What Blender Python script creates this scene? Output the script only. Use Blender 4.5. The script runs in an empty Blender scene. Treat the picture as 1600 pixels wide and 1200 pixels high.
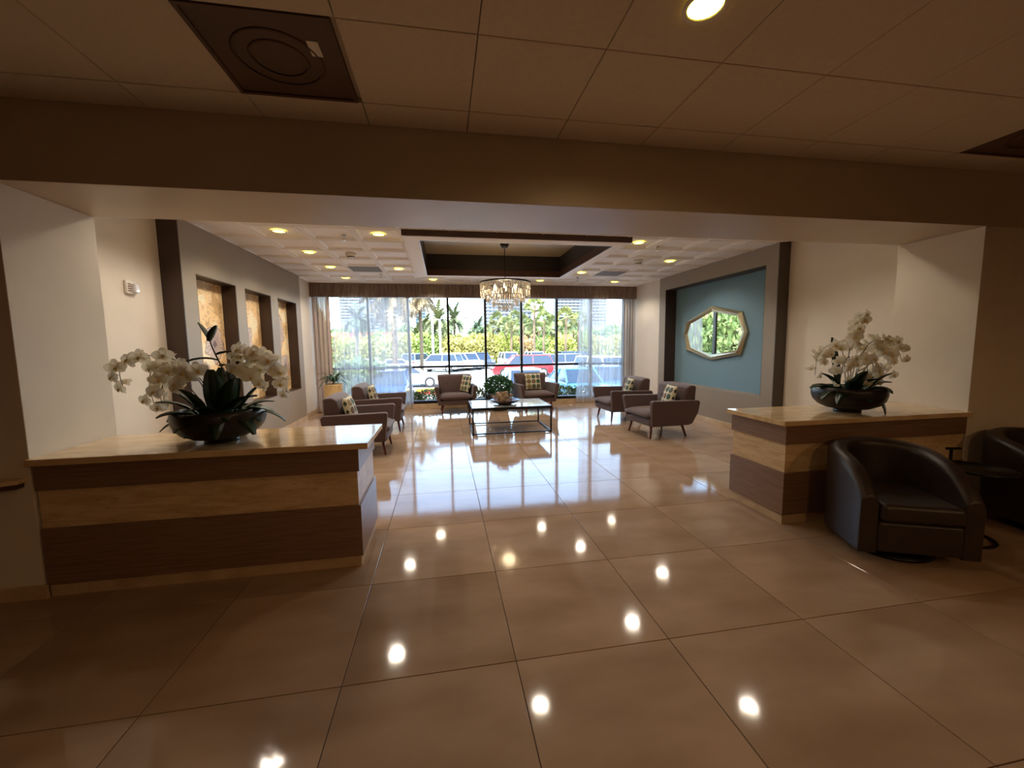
import bpy, bmesh, math, random
from mathutils import Vector, Matrix
random.seed(7)
PI = math.pi
S = bpy.context.scene
COL = S.collection

# ------------------------------------------------------------------ camera, world, sun, exposure
FOC = 628.664
EYE = Vector((0, 0, 1.52))
RR = Vector((0.98551, -0.16912, -0.01266)).normalized()
RF = Vector((0.16714, 0.98120, -0.09646)).normalized()
RU = RR.cross(RF).normalized()
RR = RF.cross(RU).normalized()
cam = bpy.data.cameras.new('camera')
cam.sensor_fit = 'HORIZONTAL'; cam.sensor_width = 36.0
cam.lens = FOC * 36.0 / 1600.0
cam.clip_start = 0.05; cam.clip_end = 2000
co = bpy.data.objects.new('camera', cam); COL.objects.link(co)
co.matrix_world = Matrix(((RR.x, RU.x, -RF.x, 0), (RR.y, RU.y, -RF.y, 0), (RR.z, RU.z, -RF.z, 1.52), (0, 0, 0, 1)))
S.camera = co

W = bpy.data.worlds.new('world'); S.world = W; W.use_nodes = True
wn = W.node_tree.nodes; wl = W.node_tree.links; wn.clear()
sky = wn.new('ShaderNodeTexSky'); sky.sky_type = 'NISHITA'; sky.sun_disc = False
sky.sun_elevation = math.radians(52); sky.sun_rotation = math.radians(200)
sky.air_density = 1.0; sky.dust_density = 1.2; sky.ozone_density = 1.0
bg = wn.new('ShaderNodeBackground'); bg.inputs['Strength'].default_value = 0.74
wo = wn.new('ShaderNodeOutputWorld')
wl.new(sky.outputs[0], bg.inputs[0]); wl.new(bg.outputs[0], wo.inputs[0])

sd = bpy.data.lights.new('sun', 'SUN'); sd.energy = 5.4; sd.angle = 0.01; sd.color = (1, .95, .86)
so = bpy.data.objects.new('sun', sd); COL.objects.link(so)
so.rotation_euler = Vector((0.35, 0.62, -1.0)).to_track_quat('-Z', 'Y').to_euler()

pd = bpy.data.lights.new('window_portal', 'AREA'); pd.shape = 'RECTANGLE'; pd.size = 7.8; pd.size_y = 2.8
pd.cycles.is_portal = True
po = bpy.data.objects.new('window_portal', pd); COL.objects.link(po)
po.location = (1.0, 10.35, 1.5); po.rotation_euler = (-PI/2, 0, 0)   # faces the room (-y)

S.view_settings.view_transform = 'Standard'; S.view_settings.look = 'None'
S.view_settings.exposure = 1.42; S.view_settings.gamma = 1.0
S.view_settings.use_curve_mapping = False
S.cycles.use_denoising = True
S.cycles.max_bounces = 9; S.cycles.diffuse_bounces = 5; S.cycles.glossy_bounces = 4
S.cycles.transparent_max_bounces = 24; S.cycles.transmission_bounces = 6
S.cycles.sample_clamp_indirect = 6.0; S.cycles.caustics_reflective = False; S.cycles.caustics_refractive = False
S.cycles.use_light_tree = True

# ------------------------------------------------------------------ helpers
def lin(c):
    c = c / 255.0
    return c / 12.92 if c <= 0.04045 else ((c + 0.055) / 1.055) ** 2.4
def rgb(r, g, b): return (lin(r), lin(g), lin(b), 1.0)

MATS = {}
def mat(name, col, rough=0.5, metal=0.0, var=0.0, vscale=8.0, bump=0.0, bscale=60.0, spec=0.5, emit=0.0,
        col2=None, stretch=(1, 1, 1), coat=0.0, objcol=False, sheen=0.0):
    if name in MATS: return MATS[name]
    m = bpy.data.materials.new(name); m.use_nodes = True
    nt = m.node_tree; b = nt.nodes['Principled BSDF']
    b.inputs['Base Color'].default_value = col
    b.inputs['Roughness'].default_value = rough
    b.inputs['Metallic'].default_value = metal
    b.inputs['Specular IOR Level'].default_value = spec
    if coat: b.inputs['Coat Weight'].default_value = coat; b.inputs['Coat Roughness'].default_value = 0.08
    if sheen: b.inputs['Sheen Weight'].default_value = sheen
    if emit:
        b.inputs['Emission Color'].default_value = col; b.inputs['Emission Strength'].default_value = emit
    tc = nt.nodes.new('ShaderNodeTexCoord'); mp = nt.nodes.new('ShaderNodeMapping')
    mp.inputs['Scale'].default_value = stretch
    nt.links.new(tc.outputs['Object'], mp.inputs['Vector'])
    if var or col2:
        n = nt.nodes.new('ShaderNodeTexNoise'); n.inputs['Scale'].default_value = vscale; n.inputs['Detail'].default_value = 5
        nt.links.new(mp.outputs[0], n.inputs['Vector'])
        r = nt.nodes.new('ShaderNodeValToRGB')
        a = tuple(col[:3]); c2 = tuple(col2[:3]) if col2 else tuple(x * (1 - var) for x in a)
        r.color_ramp.elements[0].position = 0.35; r.color_ramp.elements[0].color = (*c2, 1)
        r.color_ramp.elements[1].position = 0.65; r.color_ramp.elements[1].color = (*a, 1)
        nt.links.new(n.outputs['Fac'], r.inputs[0]); nt.links.new(r.outputs[0], b.inputs['Base Color'])
        if objcol:
            oi = nt.nodes.new('ShaderNodeObjectInfo'); mx = nt.nodes.new('ShaderNodeMix'); mx.data_type = 'RGBA'; mx.blend_type = 'MULTIPLY'
            mx.inputs[0].default_value = 1
            nt.links.new(r.outputs[0], mx.inputs[6]); nt.links.new(oi.outputs['Color'], mx.inputs[7])
            nt.links.new(mx.outputs[2], b.inputs['Base Color'])
    elif objcol:
        oi = nt.nodes.new('ShaderNodeObjectInfo'); nt.links.new(oi.outputs['Color'], b.inputs['Base Color'])
    if bump:
        n2 = nt.nodes.new('ShaderNodeTexNoise'); n2.inputs['Scale'].default_value = bscale; n2.inputs['Detail'].default_value = 3
        nt.links.new(mp.outputs[0], n2.inputs['Vector'])
        bu = nt.nodes.new('ShaderNodeBump'); bu.inputs['Strength'].default_value = bump; bu.inputs['Distance'].default_value = 0.004
        nt.links.new(n2.outputs['Fac'], bu.inputs['Height']); nt.links.new(bu.outputs[0], b.inputs['Normal'])
    MATS[name] = m
    return m

class MB:
    """collects vertices and faces; build() links them as one mesh object"""
    def __init__(s): s.v = []; s.f = []; s.mi = []; s.m = 0
    def add(s, vs, fs):
        o = len(s.v); s.v += [tuple(v) for v in vs]
        for f in fs: s.f.append([i + o for i in f]); s.mi.append(s.m)
        return s
    def box(s, x0, x1, y0, y1, z0, z1):
        vs = [(x, y, z) for z in (z0, z1) for y in (y0, y1) for x in (x0, x1)]
        return s.add(vs, [(0, 2, 3, 1), (4, 5, 7, 6), (0, 1, 5, 4), (2, 6, 7, 3), (0, 4, 6, 2), (1, 3, 7, 5)])
    def prism(s, poly, a0, a1, axis='x', off=None):
        """2D poly extruded along an axis; poly coords are the two other axes in order"""
        n = len(poly)
        def P(a, p, k):
            q = (p[0], p[1])
            if off: q = off(q, k)
            if axis == 'x': return (a, q[0], q[1])
            if axis == 'y': return (q[0], a, q[1])
            return (q[0], q[1], a)
        vs = [P(a0, p, 0) for p in poly] + [P(a1, p, 1) for p in poly]
        fs = [tuple(range(n))[::-1], tuple(range(n, 2 * n))]
        fs += [(i, (i + 1) % n, n + (i + 1) % n, n + i) for i in range(n)]
        return s.add(vs, fs)
    def lathe(s, prof, n=24, c=(0, 0), cap=True, sx=1.0):
        o = []
        for r, z in prof:
            for k in range(n):
                a = 2 * PI * k / n
                o.append((c[0] + r * math.cos(a) * sx, c[1] + r * math.sin(a), z))
        fs = []
        for i in range(len(prof) - 1):
            for k in range(n):
                k2 = (k + 1) % n
                fs.append((i * n + k, i * n + k2, (i + 1) * n + k2, (i + 1) * n + k))
        if cap:
            fs.append(tuple(range(n))[::-1]); L = (len(prof) - 1) * n
            fs.append(tuple(range(L, L + n)))
        return s.add(o, fs)
    def tube(s, pts, r, n=8, r1=None):
        pts = [Vector(p) for p in pts]; m = len(pts); vs = []
        for i, p in enumerate(pts):
            d = (pts[min(i + 1, m - 1)] - pts[max(i - 1, 0)]).normalized()
            a = Vector((0, 0, 1)) if abs(d.z) < .9 else Vector((1, 0, 0))
            u = d.cross(a).normalized(); w = d.cross(u)
            rr = r if r1 is None else r + (r1 - r) * i / max(1, m - 1)
            for k in range(n):
                t = 2 * PI * k / n
                vs.append(p + (u * math.cos(t) + w * math.sin(t)) * rr)
        fs = [tuple(range(n)), tuple(range((m - 1) * n, m * n))[::-1]]
        for i in range(m - 1):
            for k in range(n):
                k2 = (k + 1) % n
                fs.append((i * n + k, (i + 1) * n + k, (i + 1) * n + k2, i * n + k2))
        return s.add(vs, fs)
    def build(s, name, m=None, parent=None, smooth=False, bevel=0.0, seg=2, sub=0, loc=None, rot=None, fix=True):
        me = bpy.data.meshes.new(name); me.from_pydata(s.v, [], s.f); me.validate()
        ms = m if isinstance(m, (list, tuple)) else [m]
        for x in ms:
            if x: me.materials.append(x)
        if len(ms) > 1:
            for p, i in zip(me.polygons, s.mi): p.material_index = i
        if fix:
            bm = bmesh.new(); bm.from_mesh(me); bmesh.ops.recalc_face_normals(bm, faces=bm.faces); bm.to_mesh(me); bm.free()
        if smooth: me.polygons.foreach_set('use_smooth', [True] * len(me.polygons))
        me.update()
        return link(name, me, parent, bevel, seg, sub, loc, rot)

def link(name, me, parent=None, bevel=0, seg=2, sub=0, loc=None, rot=None):
    o = bpy.data.objects.new(name, me); COL.objects.link(o)
    if parent: o.parent = parent
    if loc: o.location = loc
    if rot: o.rotation_euler = rot
    if bevel:
        b = o.modifiers.new('bevel', 'BEVEL'); b.width = bevel; b.segments = seg; b.limit_method = 'ANGLE'; b.angle_limit = math.radians(35)
        for p in me.polygons: p.use_smooth = True
        if not sub:
            w = o.modifiers.new('wn', 'WEIGHTED_NORMAL')
    if sub:
        q = o.modifiers.new('sub', 'SUBSURF'); q.levels = sub; q.render_levels = sub
    return o

def tag(o, label, cat, group=None, kind=None):
    o['label'] = label; o['category'] = cat
    if group: o['group'] = group
    if kind: o['kind'] = kind
    return o
def thing(name, label, cat, loc=(0, 0, 0), rz=0, group=None):
    o = bpy.data.objects.new(name, None); COL.objects.link(o); o.empty_display_size = .1
    o.location = loc; o.rotation_euler = (0, 0, rz)
    return tag(o, label, cat, group)
def struct(o, label=None):
    o['kind'] = 'structure'
    if label: o['label'] = label
    return o
def kids(o): return [c for c in bpy.data.objects if c.parent == o]
def copy_tree(o, parent=None):
    c = o.copy(); COL.objects.link(c)
    if parent: c.parent = parent; c.matrix_parent_inverse = o.matrix_parent_inverse
    for ch in KIDS.get(o, []) or kids(o): copy_tree(ch, c)
    return c
KIDS = {}
def dup(o, label, loc, rz=0, group=None):
    c = copy_tree(o); c.location = loc; c.rotation_euler = (0, 0, rz); c['label'] = label
    if group: c['group'] = group
    return c
def along(u, Y, z=None, v=541):
    """a real point on the view ray of photo column u at distance Y in front of the camera"""
    d = RR * ((u - 800) / FOC) + RU * (-(v - 600) / FOC) + RF
    t = Y / d.y
    return Vector((d.x * t, Y, 1.52 + d.z * t if z is None else z))

# ------------------------------------------------------------------ materials
PAINT = mat('cream_wall_paint', rgb(228, 217, 202), .6, var=.05, vscale=3, bump=.15, bscale=220)
BEAM = mat('beam_paint', rgb(196, 180, 158), .42, var=.06, vscale=2, bump=.08, bscale=40)
TAUPE = mat('taupe_wall_paint', rgb(150, 137, 122), .5, var=.04, vscale=3, bump=.1, bscale=200)
DKB = mat('dark_brown_paint', rgb(62, 44, 34), .4, var=.1, vscale=5)
BLUE = mat('blue_grasscloth', rgb(124, 158, 176), .75, var=.22, vscale=60, stretch=(1, .6, 12), bump=.3, bscale=160)
WHITE = mat('ceiling_white', rgb(244, 240, 236), .75, var=.03, vscale=20, bump=.1, bscale=300)
CREAMC = mat('ceiling_panel_cream', rgb(214, 200, 182), .8, var=.05, vscale=30, bump=.15, bscale=300)
WOOD = mat('walnut_laminate', rgb(140, 110, 90), .30, col2=rgb(120, 92, 74), vscale=4, stretch=(1.2, 1.2, 26), spec=.6, bump=.04, bscale=20)
WOODD = mat('dark_walnut', rgb(86, 56, 42), .35, col2=rgb(56, 36, 27), vscale=4, stretch=(2, 2, 22), spec=.5)
VAL = mat('valance_wood', rgb(130, 108, 98), .45, col2=rgb(92, 72, 62), vscale=3, stretch=(12, 4, 1))
BRONZE = mat('dark_bronze_frame', rgb(38, 34, 33), .35, metal=.5)
BLACK = mat('black_metal', rgb(22, 20, 20), .35, metal=.4)
FAB = mat('mauve_brown_upholstery', rgb(84, 63, 60), .9, var=.12, vscale=90, bump=.35, bscale=700, sheen=.3)
LEGW = mat('cherry_leg_wood', rgb(96, 40, 26), .35, var=.3, vscale=10, stretch=(6, 6, 1))
LEATH = mat('dark_brown_leather', rgb(48, 35, 29), .42, var=.2, vscale=12, bump=.25, bscale=120)
BOWLM = mat('dark_bowl_glaze', rgb(30, 22, 20), .35, var=.3, vscale=6)
LEAF = mat('orchid_leaf', rgb(30, 58, 30), .35, var=.4, vscale=9)
PETAL = mat('orchid_petal', rgb(242, 234, 212), .55, var=.08, vscale=30)
LIP = mat('orchid_lip', rgb(226, 204, 140), .5)
STEM = mat('orchid_stem', rgb(70, 58, 34), .5)
MOSS = mat('moss', rgb(48, 52, 26), .9, var=.5, vscale=40)
STRIM = mat('stone_trim', rgb(206, 180, 146), .3, col2=rgb(184, 156, 120), vscale=6)
CHROME = mat('chrome', rgb(200, 200, 200), .15, metal=1)
PLASTIC = mat('white_plastic', rgb(226, 220, 210), .4)
LAMP = mat('lamp_lens', (1.0, .82, .12, 1), .5, emit=3.6)
LAMPW = mat('warm_bulb', (1.0, .74, .40, 1), .5, emit=3.5)

def travertine(name, c1, c2, rough, sc=5.0, st=(1, 1, 5), vein=True):
    m = bpy.data.materials.new(name); m.use_nodes = True; nt = m.node_tree; b = nt.nodes['Principled BSDF']
    tc = nt.nodes.new('ShaderNodeTexCoord'); mp = nt.nodes.new('ShaderNodeMapping'); mp.inputs['Scale'].default_value = st
    nt.links.new(tc.outputs['Object'], mp.inputs[0])
    n = nt.nodes.new('ShaderNodeTexNoise'); n.inputs['Scale'].default_value = sc; n.inputs['Detail'].default_value = 8; n.inputs['Distortion'].default_value = .8
    nt.links.new(mp.outputs[0], n.inputs['Vector'])
    r = nt.nodes.new('ShaderNodeValToRGB'); r.color_ramp.elements[0].position = .3; r.color_ramp.elements[0].color = c2
    r.color_ramp.elements[1].position = .62; r.color_ramp.elements[1].color = c1
    nt.links.new(n.outputs['Fac'], r.inputs[0])
    n2 = nt.nodes.new('ShaderNodeTexNoise'); n2.inputs['Scale'].default_value = sc * 2.2; n2.inputs['Detail'].default_value = 4; n2.inputs['Distortion'].default_value = 2.0
    nt.links.new(mp.outputs[0], n2.inputs['Vector'])
    r2 = nt.nodes.new('ShaderNodeValToRGB'); r2.color_ramp.elements[0].position = .27; r2.color_ramp.elements[0].color = (.45, .33, .22, 1)
    r2.color_ramp.elements[1].position = .36; r2.color_ramp.elements[1].color = (1, 1, 1, 1)
    nt.links.new(n2.outputs['Fac'], r2.inputs[0])
    mx = nt.nodes.new('ShaderNodeMix'); mx.data_type = 'RGBA'; mx.blend_type = 'MULTIPLY'; mx.inputs[0].default_value = .8 if vein else 0
    nt.links.new(r.outputs[0], mx.inputs[6]); nt.links.new(r2.outputs[0], mx.inputs[7]); nt.links.new(mx.outputs[2], b.inputs['Base Color'])
    b.inputs['Roughness'].default_value = rough
    return m
TRAV = travertine('travertine', rgb(222, 196, 156), rgb(196, 164, 120), .35)
TRAVTOP = travertine('travertine_top', rgb(226, 200, 158), rgb(200, 168, 122), .09, 4, (1, 3, 1), vein=False)
MARB = travertine('table_marble', rgb(206, 208, 206), rgb(170, 174, 176), .08, 3, (1, 1, 1), vein=False)

def tile_material():
    m = bpy.data.materials.new('porcelain_floor'); m.use_nodes = True; nt = m.node_tree; b = nt.nodes['Principled BSDF']
    g = nt.nodes.new('ShaderNodeNewGeometry'); oi = nt.nodes.new('ShaderNodeObjectInfo')
    n = nt.nodes.new('ShaderNodeTexNoise'); n.inputs['Scale'].default_value = 1.6; n.inputs['Detail'].default_value = 6
    ad = nt.nodes.new('ShaderNodeVectorMath'); ad.operation = 'ADD'
    sc = nt.nodes.new('ShaderNodeMath'); sc.operation = 'MULTIPLY'; sc.inputs[1].default_value = 37.0
    nt.links.new(oi.outputs['Random'], sc.inputs[0]); nt.links.new(g.outputs['Position'], ad.inputs[0]); nt.links.new(sc.outputs[0], ad.inputs[1])
    mp = nt.nodes.new('ShaderNodeMapping'); mp.inputs['Scale'].default_value = (1, 2.2, 1)
    nt.links.new(ad.outputs[0], mp.inputs[0]); nt.links.new(mp.outputs[0], n.inputs['Vector'])
    r = nt.nodes.new('ShaderNodeValToRGB'); r.color_ramp.elements[0].position = .3; r.color_ramp.elements[0].color = rgb(152, 124, 98)
    r.color_ramp.elements[1].position = .7; r.color_ramp.elements[1].color = rgb(178, 151, 125)
    nt.links.new(n.outputs['Fac'], r.inputs[0])
    hv = nt.nodes.new('ShaderNodeHueSaturation'); mr = nt.nodes.new('ShaderNodeMapRange'); mr.inputs[3].default_value = .94; mr.inputs[4].default_value = 1.04
    nt.links.new(oi.outputs['Random'], mr.inputs[0]); nt.links.new(mr.outputs[0], hv.inputs['Value']); nt.links.new(r.outputs[0], hv.inputs['Color'])
    nt.links.new(hv.outputs[0], b.inputs['Base Color'])
    b.inputs['Roughness'].default_value = .07; b.inputs['Specular IOR Level'].default_value = .33
    n2 = nt.nodes.new('ShaderNodeTexNoise'); n2.inputs['Scale'].default_value = 7; n2.inputs['Detail'].default_value = 1
    nt.links.new(g.outputs['Position'], n2.inputs['Vector'])
    bu = nt.nodes.new('ShaderNodeBump'); bu.inputs['Strength'].default_value = .05; bu.inputs['Distance'].default_value = .004
    nt.links.new(n2.outputs['Fac'], bu.inputs['Height']); nt.links.new(bu.outputs[0], b.inputs['Normal'])
    return m
TILE = tile_material()
GROUT = mat('grout', rgb(60, 40, 28), .8)

def sheer(name, col, tr, trans=.5):
    m = bpy.data.materials.new(name); m.use_nodes = True; nt = m.node_tree; nt.nodes.clear()
    out = nt.nodes.new('ShaderNodeOutputMaterial'); t = nt.nodes.new('ShaderNodeBsdfTransparent')
    d = nt.nodes.new('ShaderNodeBsdfDiffuse'); l = nt.nodes.new('ShaderNodeBsdfTranslucent')
    d.inputs[0].default_value = col; l.inputs[0].default_value = col
    m1 = nt.nodes.new('ShaderNodeMixShader'); m1.inputs[0].default_value = trans
    nt.links.new(d.outputs[0], m1.inputs[1]); nt.links.new(l.outputs[0], m1.inputs[2])
    m2 = nt.nodes.new('ShaderNodeMixShader')
    # woven thread pattern: fine vertical density changes
    tc = nt.nodes.new('ShaderNodeTexCoord'); mp = nt.nodes.new('ShaderNodeMapping'); mp.inputs['Scale'].default_value = (60, 1, .3)
    n = nt.nodes.new('ShaderNodeTexNoise'); n.inputs['Scale'].default_value = 1
    nt.links.new(tc.outputs['Object'], mp.inputs[0]); nt.links.new(mp.outputs[0], n.inputs['Vector'])
    mr = nt.nodes.new('ShaderNodeMapRange'); mr.inputs[1].default_value = .3; mr.inputs[2].default_value = .7
    mr.inputs[3].default_value = tr - .08; mr.inputs[4].default_value = tr + .08
    nt.links.new(n.outputs['Fac'], mr.inputs[0]); nt.links.new(mr.outputs[0], m2.inputs[0])
    nt.links.new(m1.outputs[0], m2.inputs[2]); nt.links.new(t.outputs[0], m2.inputs[1])
    nt.links.new(m2.outputs[0], out.inputs[0])
    return m
SHEER = sheer('sheer_white_voile', (.95, .96, .99, 1), .50, .8)
DRAPE = sheer('beige_drape_cloth', rgb(202, 178, 162), .97, .25)

def glass(name, tint=(1, 1, 1, 1), refl=.07):
    m = bpy.data.materials.new(name); m.use_nodes = True; nt = m.node_tree; nt.nodes.clear()
    out = nt.nodes.new('ShaderNodeOutputMaterial'); t = nt.nodes.new('ShaderNodeBsdfTransparent'); t.inputs[0].default_value = tint
    g = nt.nodes.new('ShaderNodeBsdfGlossy'); g.inputs['Roughness'].default_value = .02
    f = nt.nodes.new('ShaderNodeFresnel'); f.inputs[0].default_value = 1.45
    mx = nt.nodes.new('ShaderNodeMixShader'); nt.links.new(f.outputs[0], mx.inputs[0])
    nt.links.new(t.outputs[0], mx.inputs[1]); nt.links.new(g.outputs[0], mx.inputs[2]); nt.links.new(mx.outputs[0], out.inputs[0])
    return m
GLASS = glass('window_glass', (.94, .97, .96, 1))

def crystal_mat():
    m = bpy.data.materials.new('chandelier_crystal'); m.use_nodes = True; nt = m.node_tree; nt.nodes.clear()
    out = nt.nodes.new('ShaderNodeOutputMaterial'); t = nt.nodes.new('ShaderNodeBsdfTransparent'); t.inputs[0].default_value = (.90, .88, .86, 1)
    g = nt.nodes.new('ShaderNodeBsdfGlossy'); g.inputs['Roughness'].default_value = .08; g.inputs[0].default_value = (.95, .9, .82, 1)
    d = nt.nodes.new('ShaderNodeBsdfTranslucent'); d.inputs[0].default_value = (.86, .84, .82, 1)
    a = nt.nodes.new('ShaderNodeMixShader'); a.inputs[0].default_value = .45; nt.links.new(g.outputs[0], a.inputs[1]); nt.links.new(d.outputs[0], a.inputs[2])
    mx = nt.nodes.new('ShaderNodeMixShader'); mx.inputs[0].default_value = .6
    nt.links.new(t.outputs[0], mx.inputs[1]); nt.links.new(a.outputs[0], mx.inputs[2]); nt.links.new(mx.outputs[0], out.inputs[0])
    return m
CRYS = crystal_mat()

# ------------------------------------------------------------------ SETTING
HC = 2.975      # lounge ceiling
HF = 2.92       # front hall ceiling
# floor slab with single tiles
fl = MB().box(-7, 8.5, -6, 10.3, -.12, -.003).build('floor', GROUT); struct(fl)
def tile_mesh(w, d, name, m, h=.010, bev=.001):
    b = MB()
    x, y = w / 2, d / 2
    e = abs(bev)
    b.add([(-x, -y, -h), (x, -y, -h), (x, y, -h), (-x, y, -h), (-x, -y, -bev), (x, -y, -bev), (x, y, -bev), (-x, y, -bev),
           (-x + e, -y + e, 0), (x - e, -y + e, 0), (x - e, y - e, 0), (-x + e, y - e, 0)],
          [(0, 1, 5, 4), (1, 2, 6, 5), (2, 3, 7, 6), (3, 0, 4, 7), (4, 5, 9, 8), (5, 6, 10, 9), (6, 7, 11, 10), (7, 4, 8, 11), (8, 9, 10, 11)])
    me = bpy.data.meshes.new(name); me.from_pydata(b.v, [], b.f); me.materials.append(m); me.update()
    return me
TX, TY = .80, .788
tm = tile_mesh(TX - .004, TY - .004, 'tile', TILE)
for i in range(-5, 10):
    for j in range(-5, 11):
        cx = -.493 + TX * (i + .5); cy = 1.780 + TY * (j + .5)
        if cy > 3.4 and (cx < -3.4 or cx > 5.4): continue
        if cy > 10.3: continue
        t = link('tile', tm, fl, loc=(cx, cy, 0))

# lounge ceiling: slab above, single lay-in panels below with a tray opening

TRX0, TRX1, TRY0, TRY1 = -.46, 2.61, 5.36, 8.42      # tray outer frame
IX0, IX1, IY0, IY1 = -.27, 2.43, 5.56, 8.22          # tray opening
b = MB()
b.box(-3.3, IX0, 3.4, 10.4, HC + .03, 3.5); b.box(IX1, 5.4, 3.4, 10.4, HC + .03, 3.5)
b.box(IX0, IX1, 3.4, IY0, HC + .03, 3.5); b.box(IX0, IX1, IY1, 10.4, HC + .03, 3.5); b.box(IX0, IX1, IY0, IY1, 3.32, 3.5)
ceil = struct(b.build('ceiling', WHITE))
def panel_mesh(w, d, m, rib=.035, h=.024, name='ceiling_panel'):
    """lay-in panel: flat rim, sloped step up to a recessed field"""
    b = MB(); x, y = w / 2, d / 2; r2 = rib + .02
    def ring(ix, z): return [(-x + ix, -y + ix, z), (x - ix, -y + ix, z), (x - ix, y - ix, z), (-x + ix, y - ix, z)]
    vs = ring(0, .03) + ring(0, .0) + ring(.012, 0.0) + ring(.012, .006) + ring(rib, .006) + ring(rib, 0) + ring(rib + .012, 0) + ring(r2 + .012, h)
    fs = []
    for k in range(7):
        for i in range(4):
            fs.append((k * 4 + i, k * 4 + (i + 1) % 4, k * 4 + 4 + (i + 1) % 4, k * 4 + 4 + i))
    fs.append((28, 29, 30, 31))
    b.add(vs, fs); me = bpy.data.meshes.new(name); me.from_pydata(b.v, [], b.f); me.materials.append(m)
    bm = bmesh.new(); bm.from_mesh(me); bmesh.ops.recalc_face_normals(bm, faces=bm.faces); bmesh.ops.reverse_faces(bm, faces=bm.faces); bm.to_mesh(me); bm.free()
    return me
pm = panel_mesh(.604, .604, WHITE)
grille_cells = {}
for i in range(-1, 13):
    for j in range(-3, 7):
        cx = -2.0 + .61 * (i - .0) - .0; cx = -2.61 + .61 * i; cy = 5.67 + .61 * j
        if cx < -3.0 or cx > 5.2 or cy > 9.7: continue
        if TRX0 - .05 < cx < TRX1 + .05 and TRY0 - .05 < cy < TRY1: continue
        # skip the wells that the grilles fill
        if abs(cx + 1.39) < .1 and abs(cy - 8.11) < .1: continue
        if abs(cx - 3.49) < .1 and abs(cy - 8.11) < .1: continue
        link('ceiling_panel', pm, ceil, loc=(cx, cy, HC))
MB().box(-3.1, 5.2, 9.64, 10.3, HC, HC + .03).build('ceiling_border', WHITE, ceil)
# tray: dropped frame with walnut faces
b = MB(); b.box(TRX0, IX0, TRY0, TRY1, 2.90, HC + .02); b.box(IX1, TRX1, TRY0, TRY1, 2.90, HC + .02)
b.box(IX0, IX1, TRY0, IY0, 2.90, HC + .02); b.box(IX0, IX1, IY1, TRY1, 2.90, HC + .02)
tr = struct(b.build('trim_1', WHITE, bevel=.003))
b = MB(); b.box(TRX0 - .012, TRX1 + .012, TRY0 - .014, TRY0 - .001, 2.905, HC + .01); b.build('outer_fascia', WOODD, tr)
b = MB(); t_ = .012
b.box(IX0, IX0 + t_, IY0, IY1, 2.90, 3.02); b.box(IX1 - t_, IX1, IY0, IY1, 2.90, 3.02)
b.box(IX0, IX1, IY0, IY0 + t_, 2.90, 3.02); b.box(IX0, IX1, IY1 - t_, IY1, 2.90, 3.02); b.build('inner_fascia', WOODD, tr)
TRAYD = mat('tray_dark_paint', rgb(40, 34, 30), .45); TRAYC = mat('tray_ceiling_paint', rgb(150, 134, 112), .5)
b = MB(); t_ = .004
b.box(IX0, IX0 + t_, IY0, IY1, 3.02, 3.32); b.box(IX1 - t_, IX1, IY0, IY1, 3.02, 3.32)
b.box(IX0, IX1, IY0, IY0 + t_, 3.02, 3.32); b.box(IX0, IX1, IY1 - t_, IY1, 3.02, 3.32); b.build('tray_wall', TRAYD, tr)
MB().box(IX0, IX1, IY0, IY1, 3.312, 3.32).build('tray_ceiling', TRAYC, tr)

# beam between the hall and the lounge, piers at both ends
struct(MB().box(-7, 8.5, 2.81, 3.48, 2.48, 3.4).build('trim_2', BEAM, bevel=.004))
pl = struct(MB().box(-7, -2.46, 2.81, 3.48, 0, 2.48).build('wall_left', PAINT, bevel=.004))
pr_ = struct(MB().box(4.60, 8.5, 2.81, 3.48, 0, 2.48).build('wall_right', PAINT, bevel=.004))
# lounge side walls
wl_ = struct(MB().box(-3.30, -3.05, 3.48, 8.98, 0, HC + .05).build('wall_left', PAINT))
struct(MB().box(-3.30, -2.93, 8.98, 10.3, 0, HC + .05).build('wall_left', PAINT))
struct(MB().box(5.12, 5.4, 3.48, 5.33, 0, HC + .05).build('wall_right', PAINT))
struct(MB().box(5.25, 5.4, 5.33, 8.67, 0, HC + .05).build('wall_right', PAINT))
struct(MB().box(4.97, 5.4, 8.67, 10.3, 0, HC + .05).build('wall_right', PAINT))
# left feature wall with three niches
FX = -2.85
NZ0, NZ1 = .69, 2.405
NY = [(5.41, 6.35), (6.61, 7.52), (7.81, 8.73)]
b = MB()
b.box(-3.05, FX, 5.145, 8.98, 0, NZ0); b.box(-3.05, FX, 5.145, 8.98, NZ1, HC)
ys = [5.145, NY[0][0], NY[0][1], NY[1][0], NY[1][1], NY[2][0], NY[2][1], 8.98]
for k in range(0, 8, 2): b.box(-3.05, FX, ys[k], ys[k + 1], NZ0, NZ1)
fw = struct(b.build('wall_left', TAUPE))
MB().box(-3.05, FX + .004, 5.13, 5.145, 0, HC).build('end_board', DKB, fw)
for y0, y1 in NY:
    b = MB(); e = .012
    b.box(-3.048, FX - .002, y0, y0 + e, NZ0, NZ1); b.box(-3.048, FX - .002, y1 - e, y1, NZ0, NZ1)
    b.box(-3.048, FX - .002, y0, y1, NZ0, NZ0 + e); b.box(-3.048, FX - .002, y0, y1, NZ1 - e, NZ1)
    b.build('niche_lining', DKB, fw)
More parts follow.
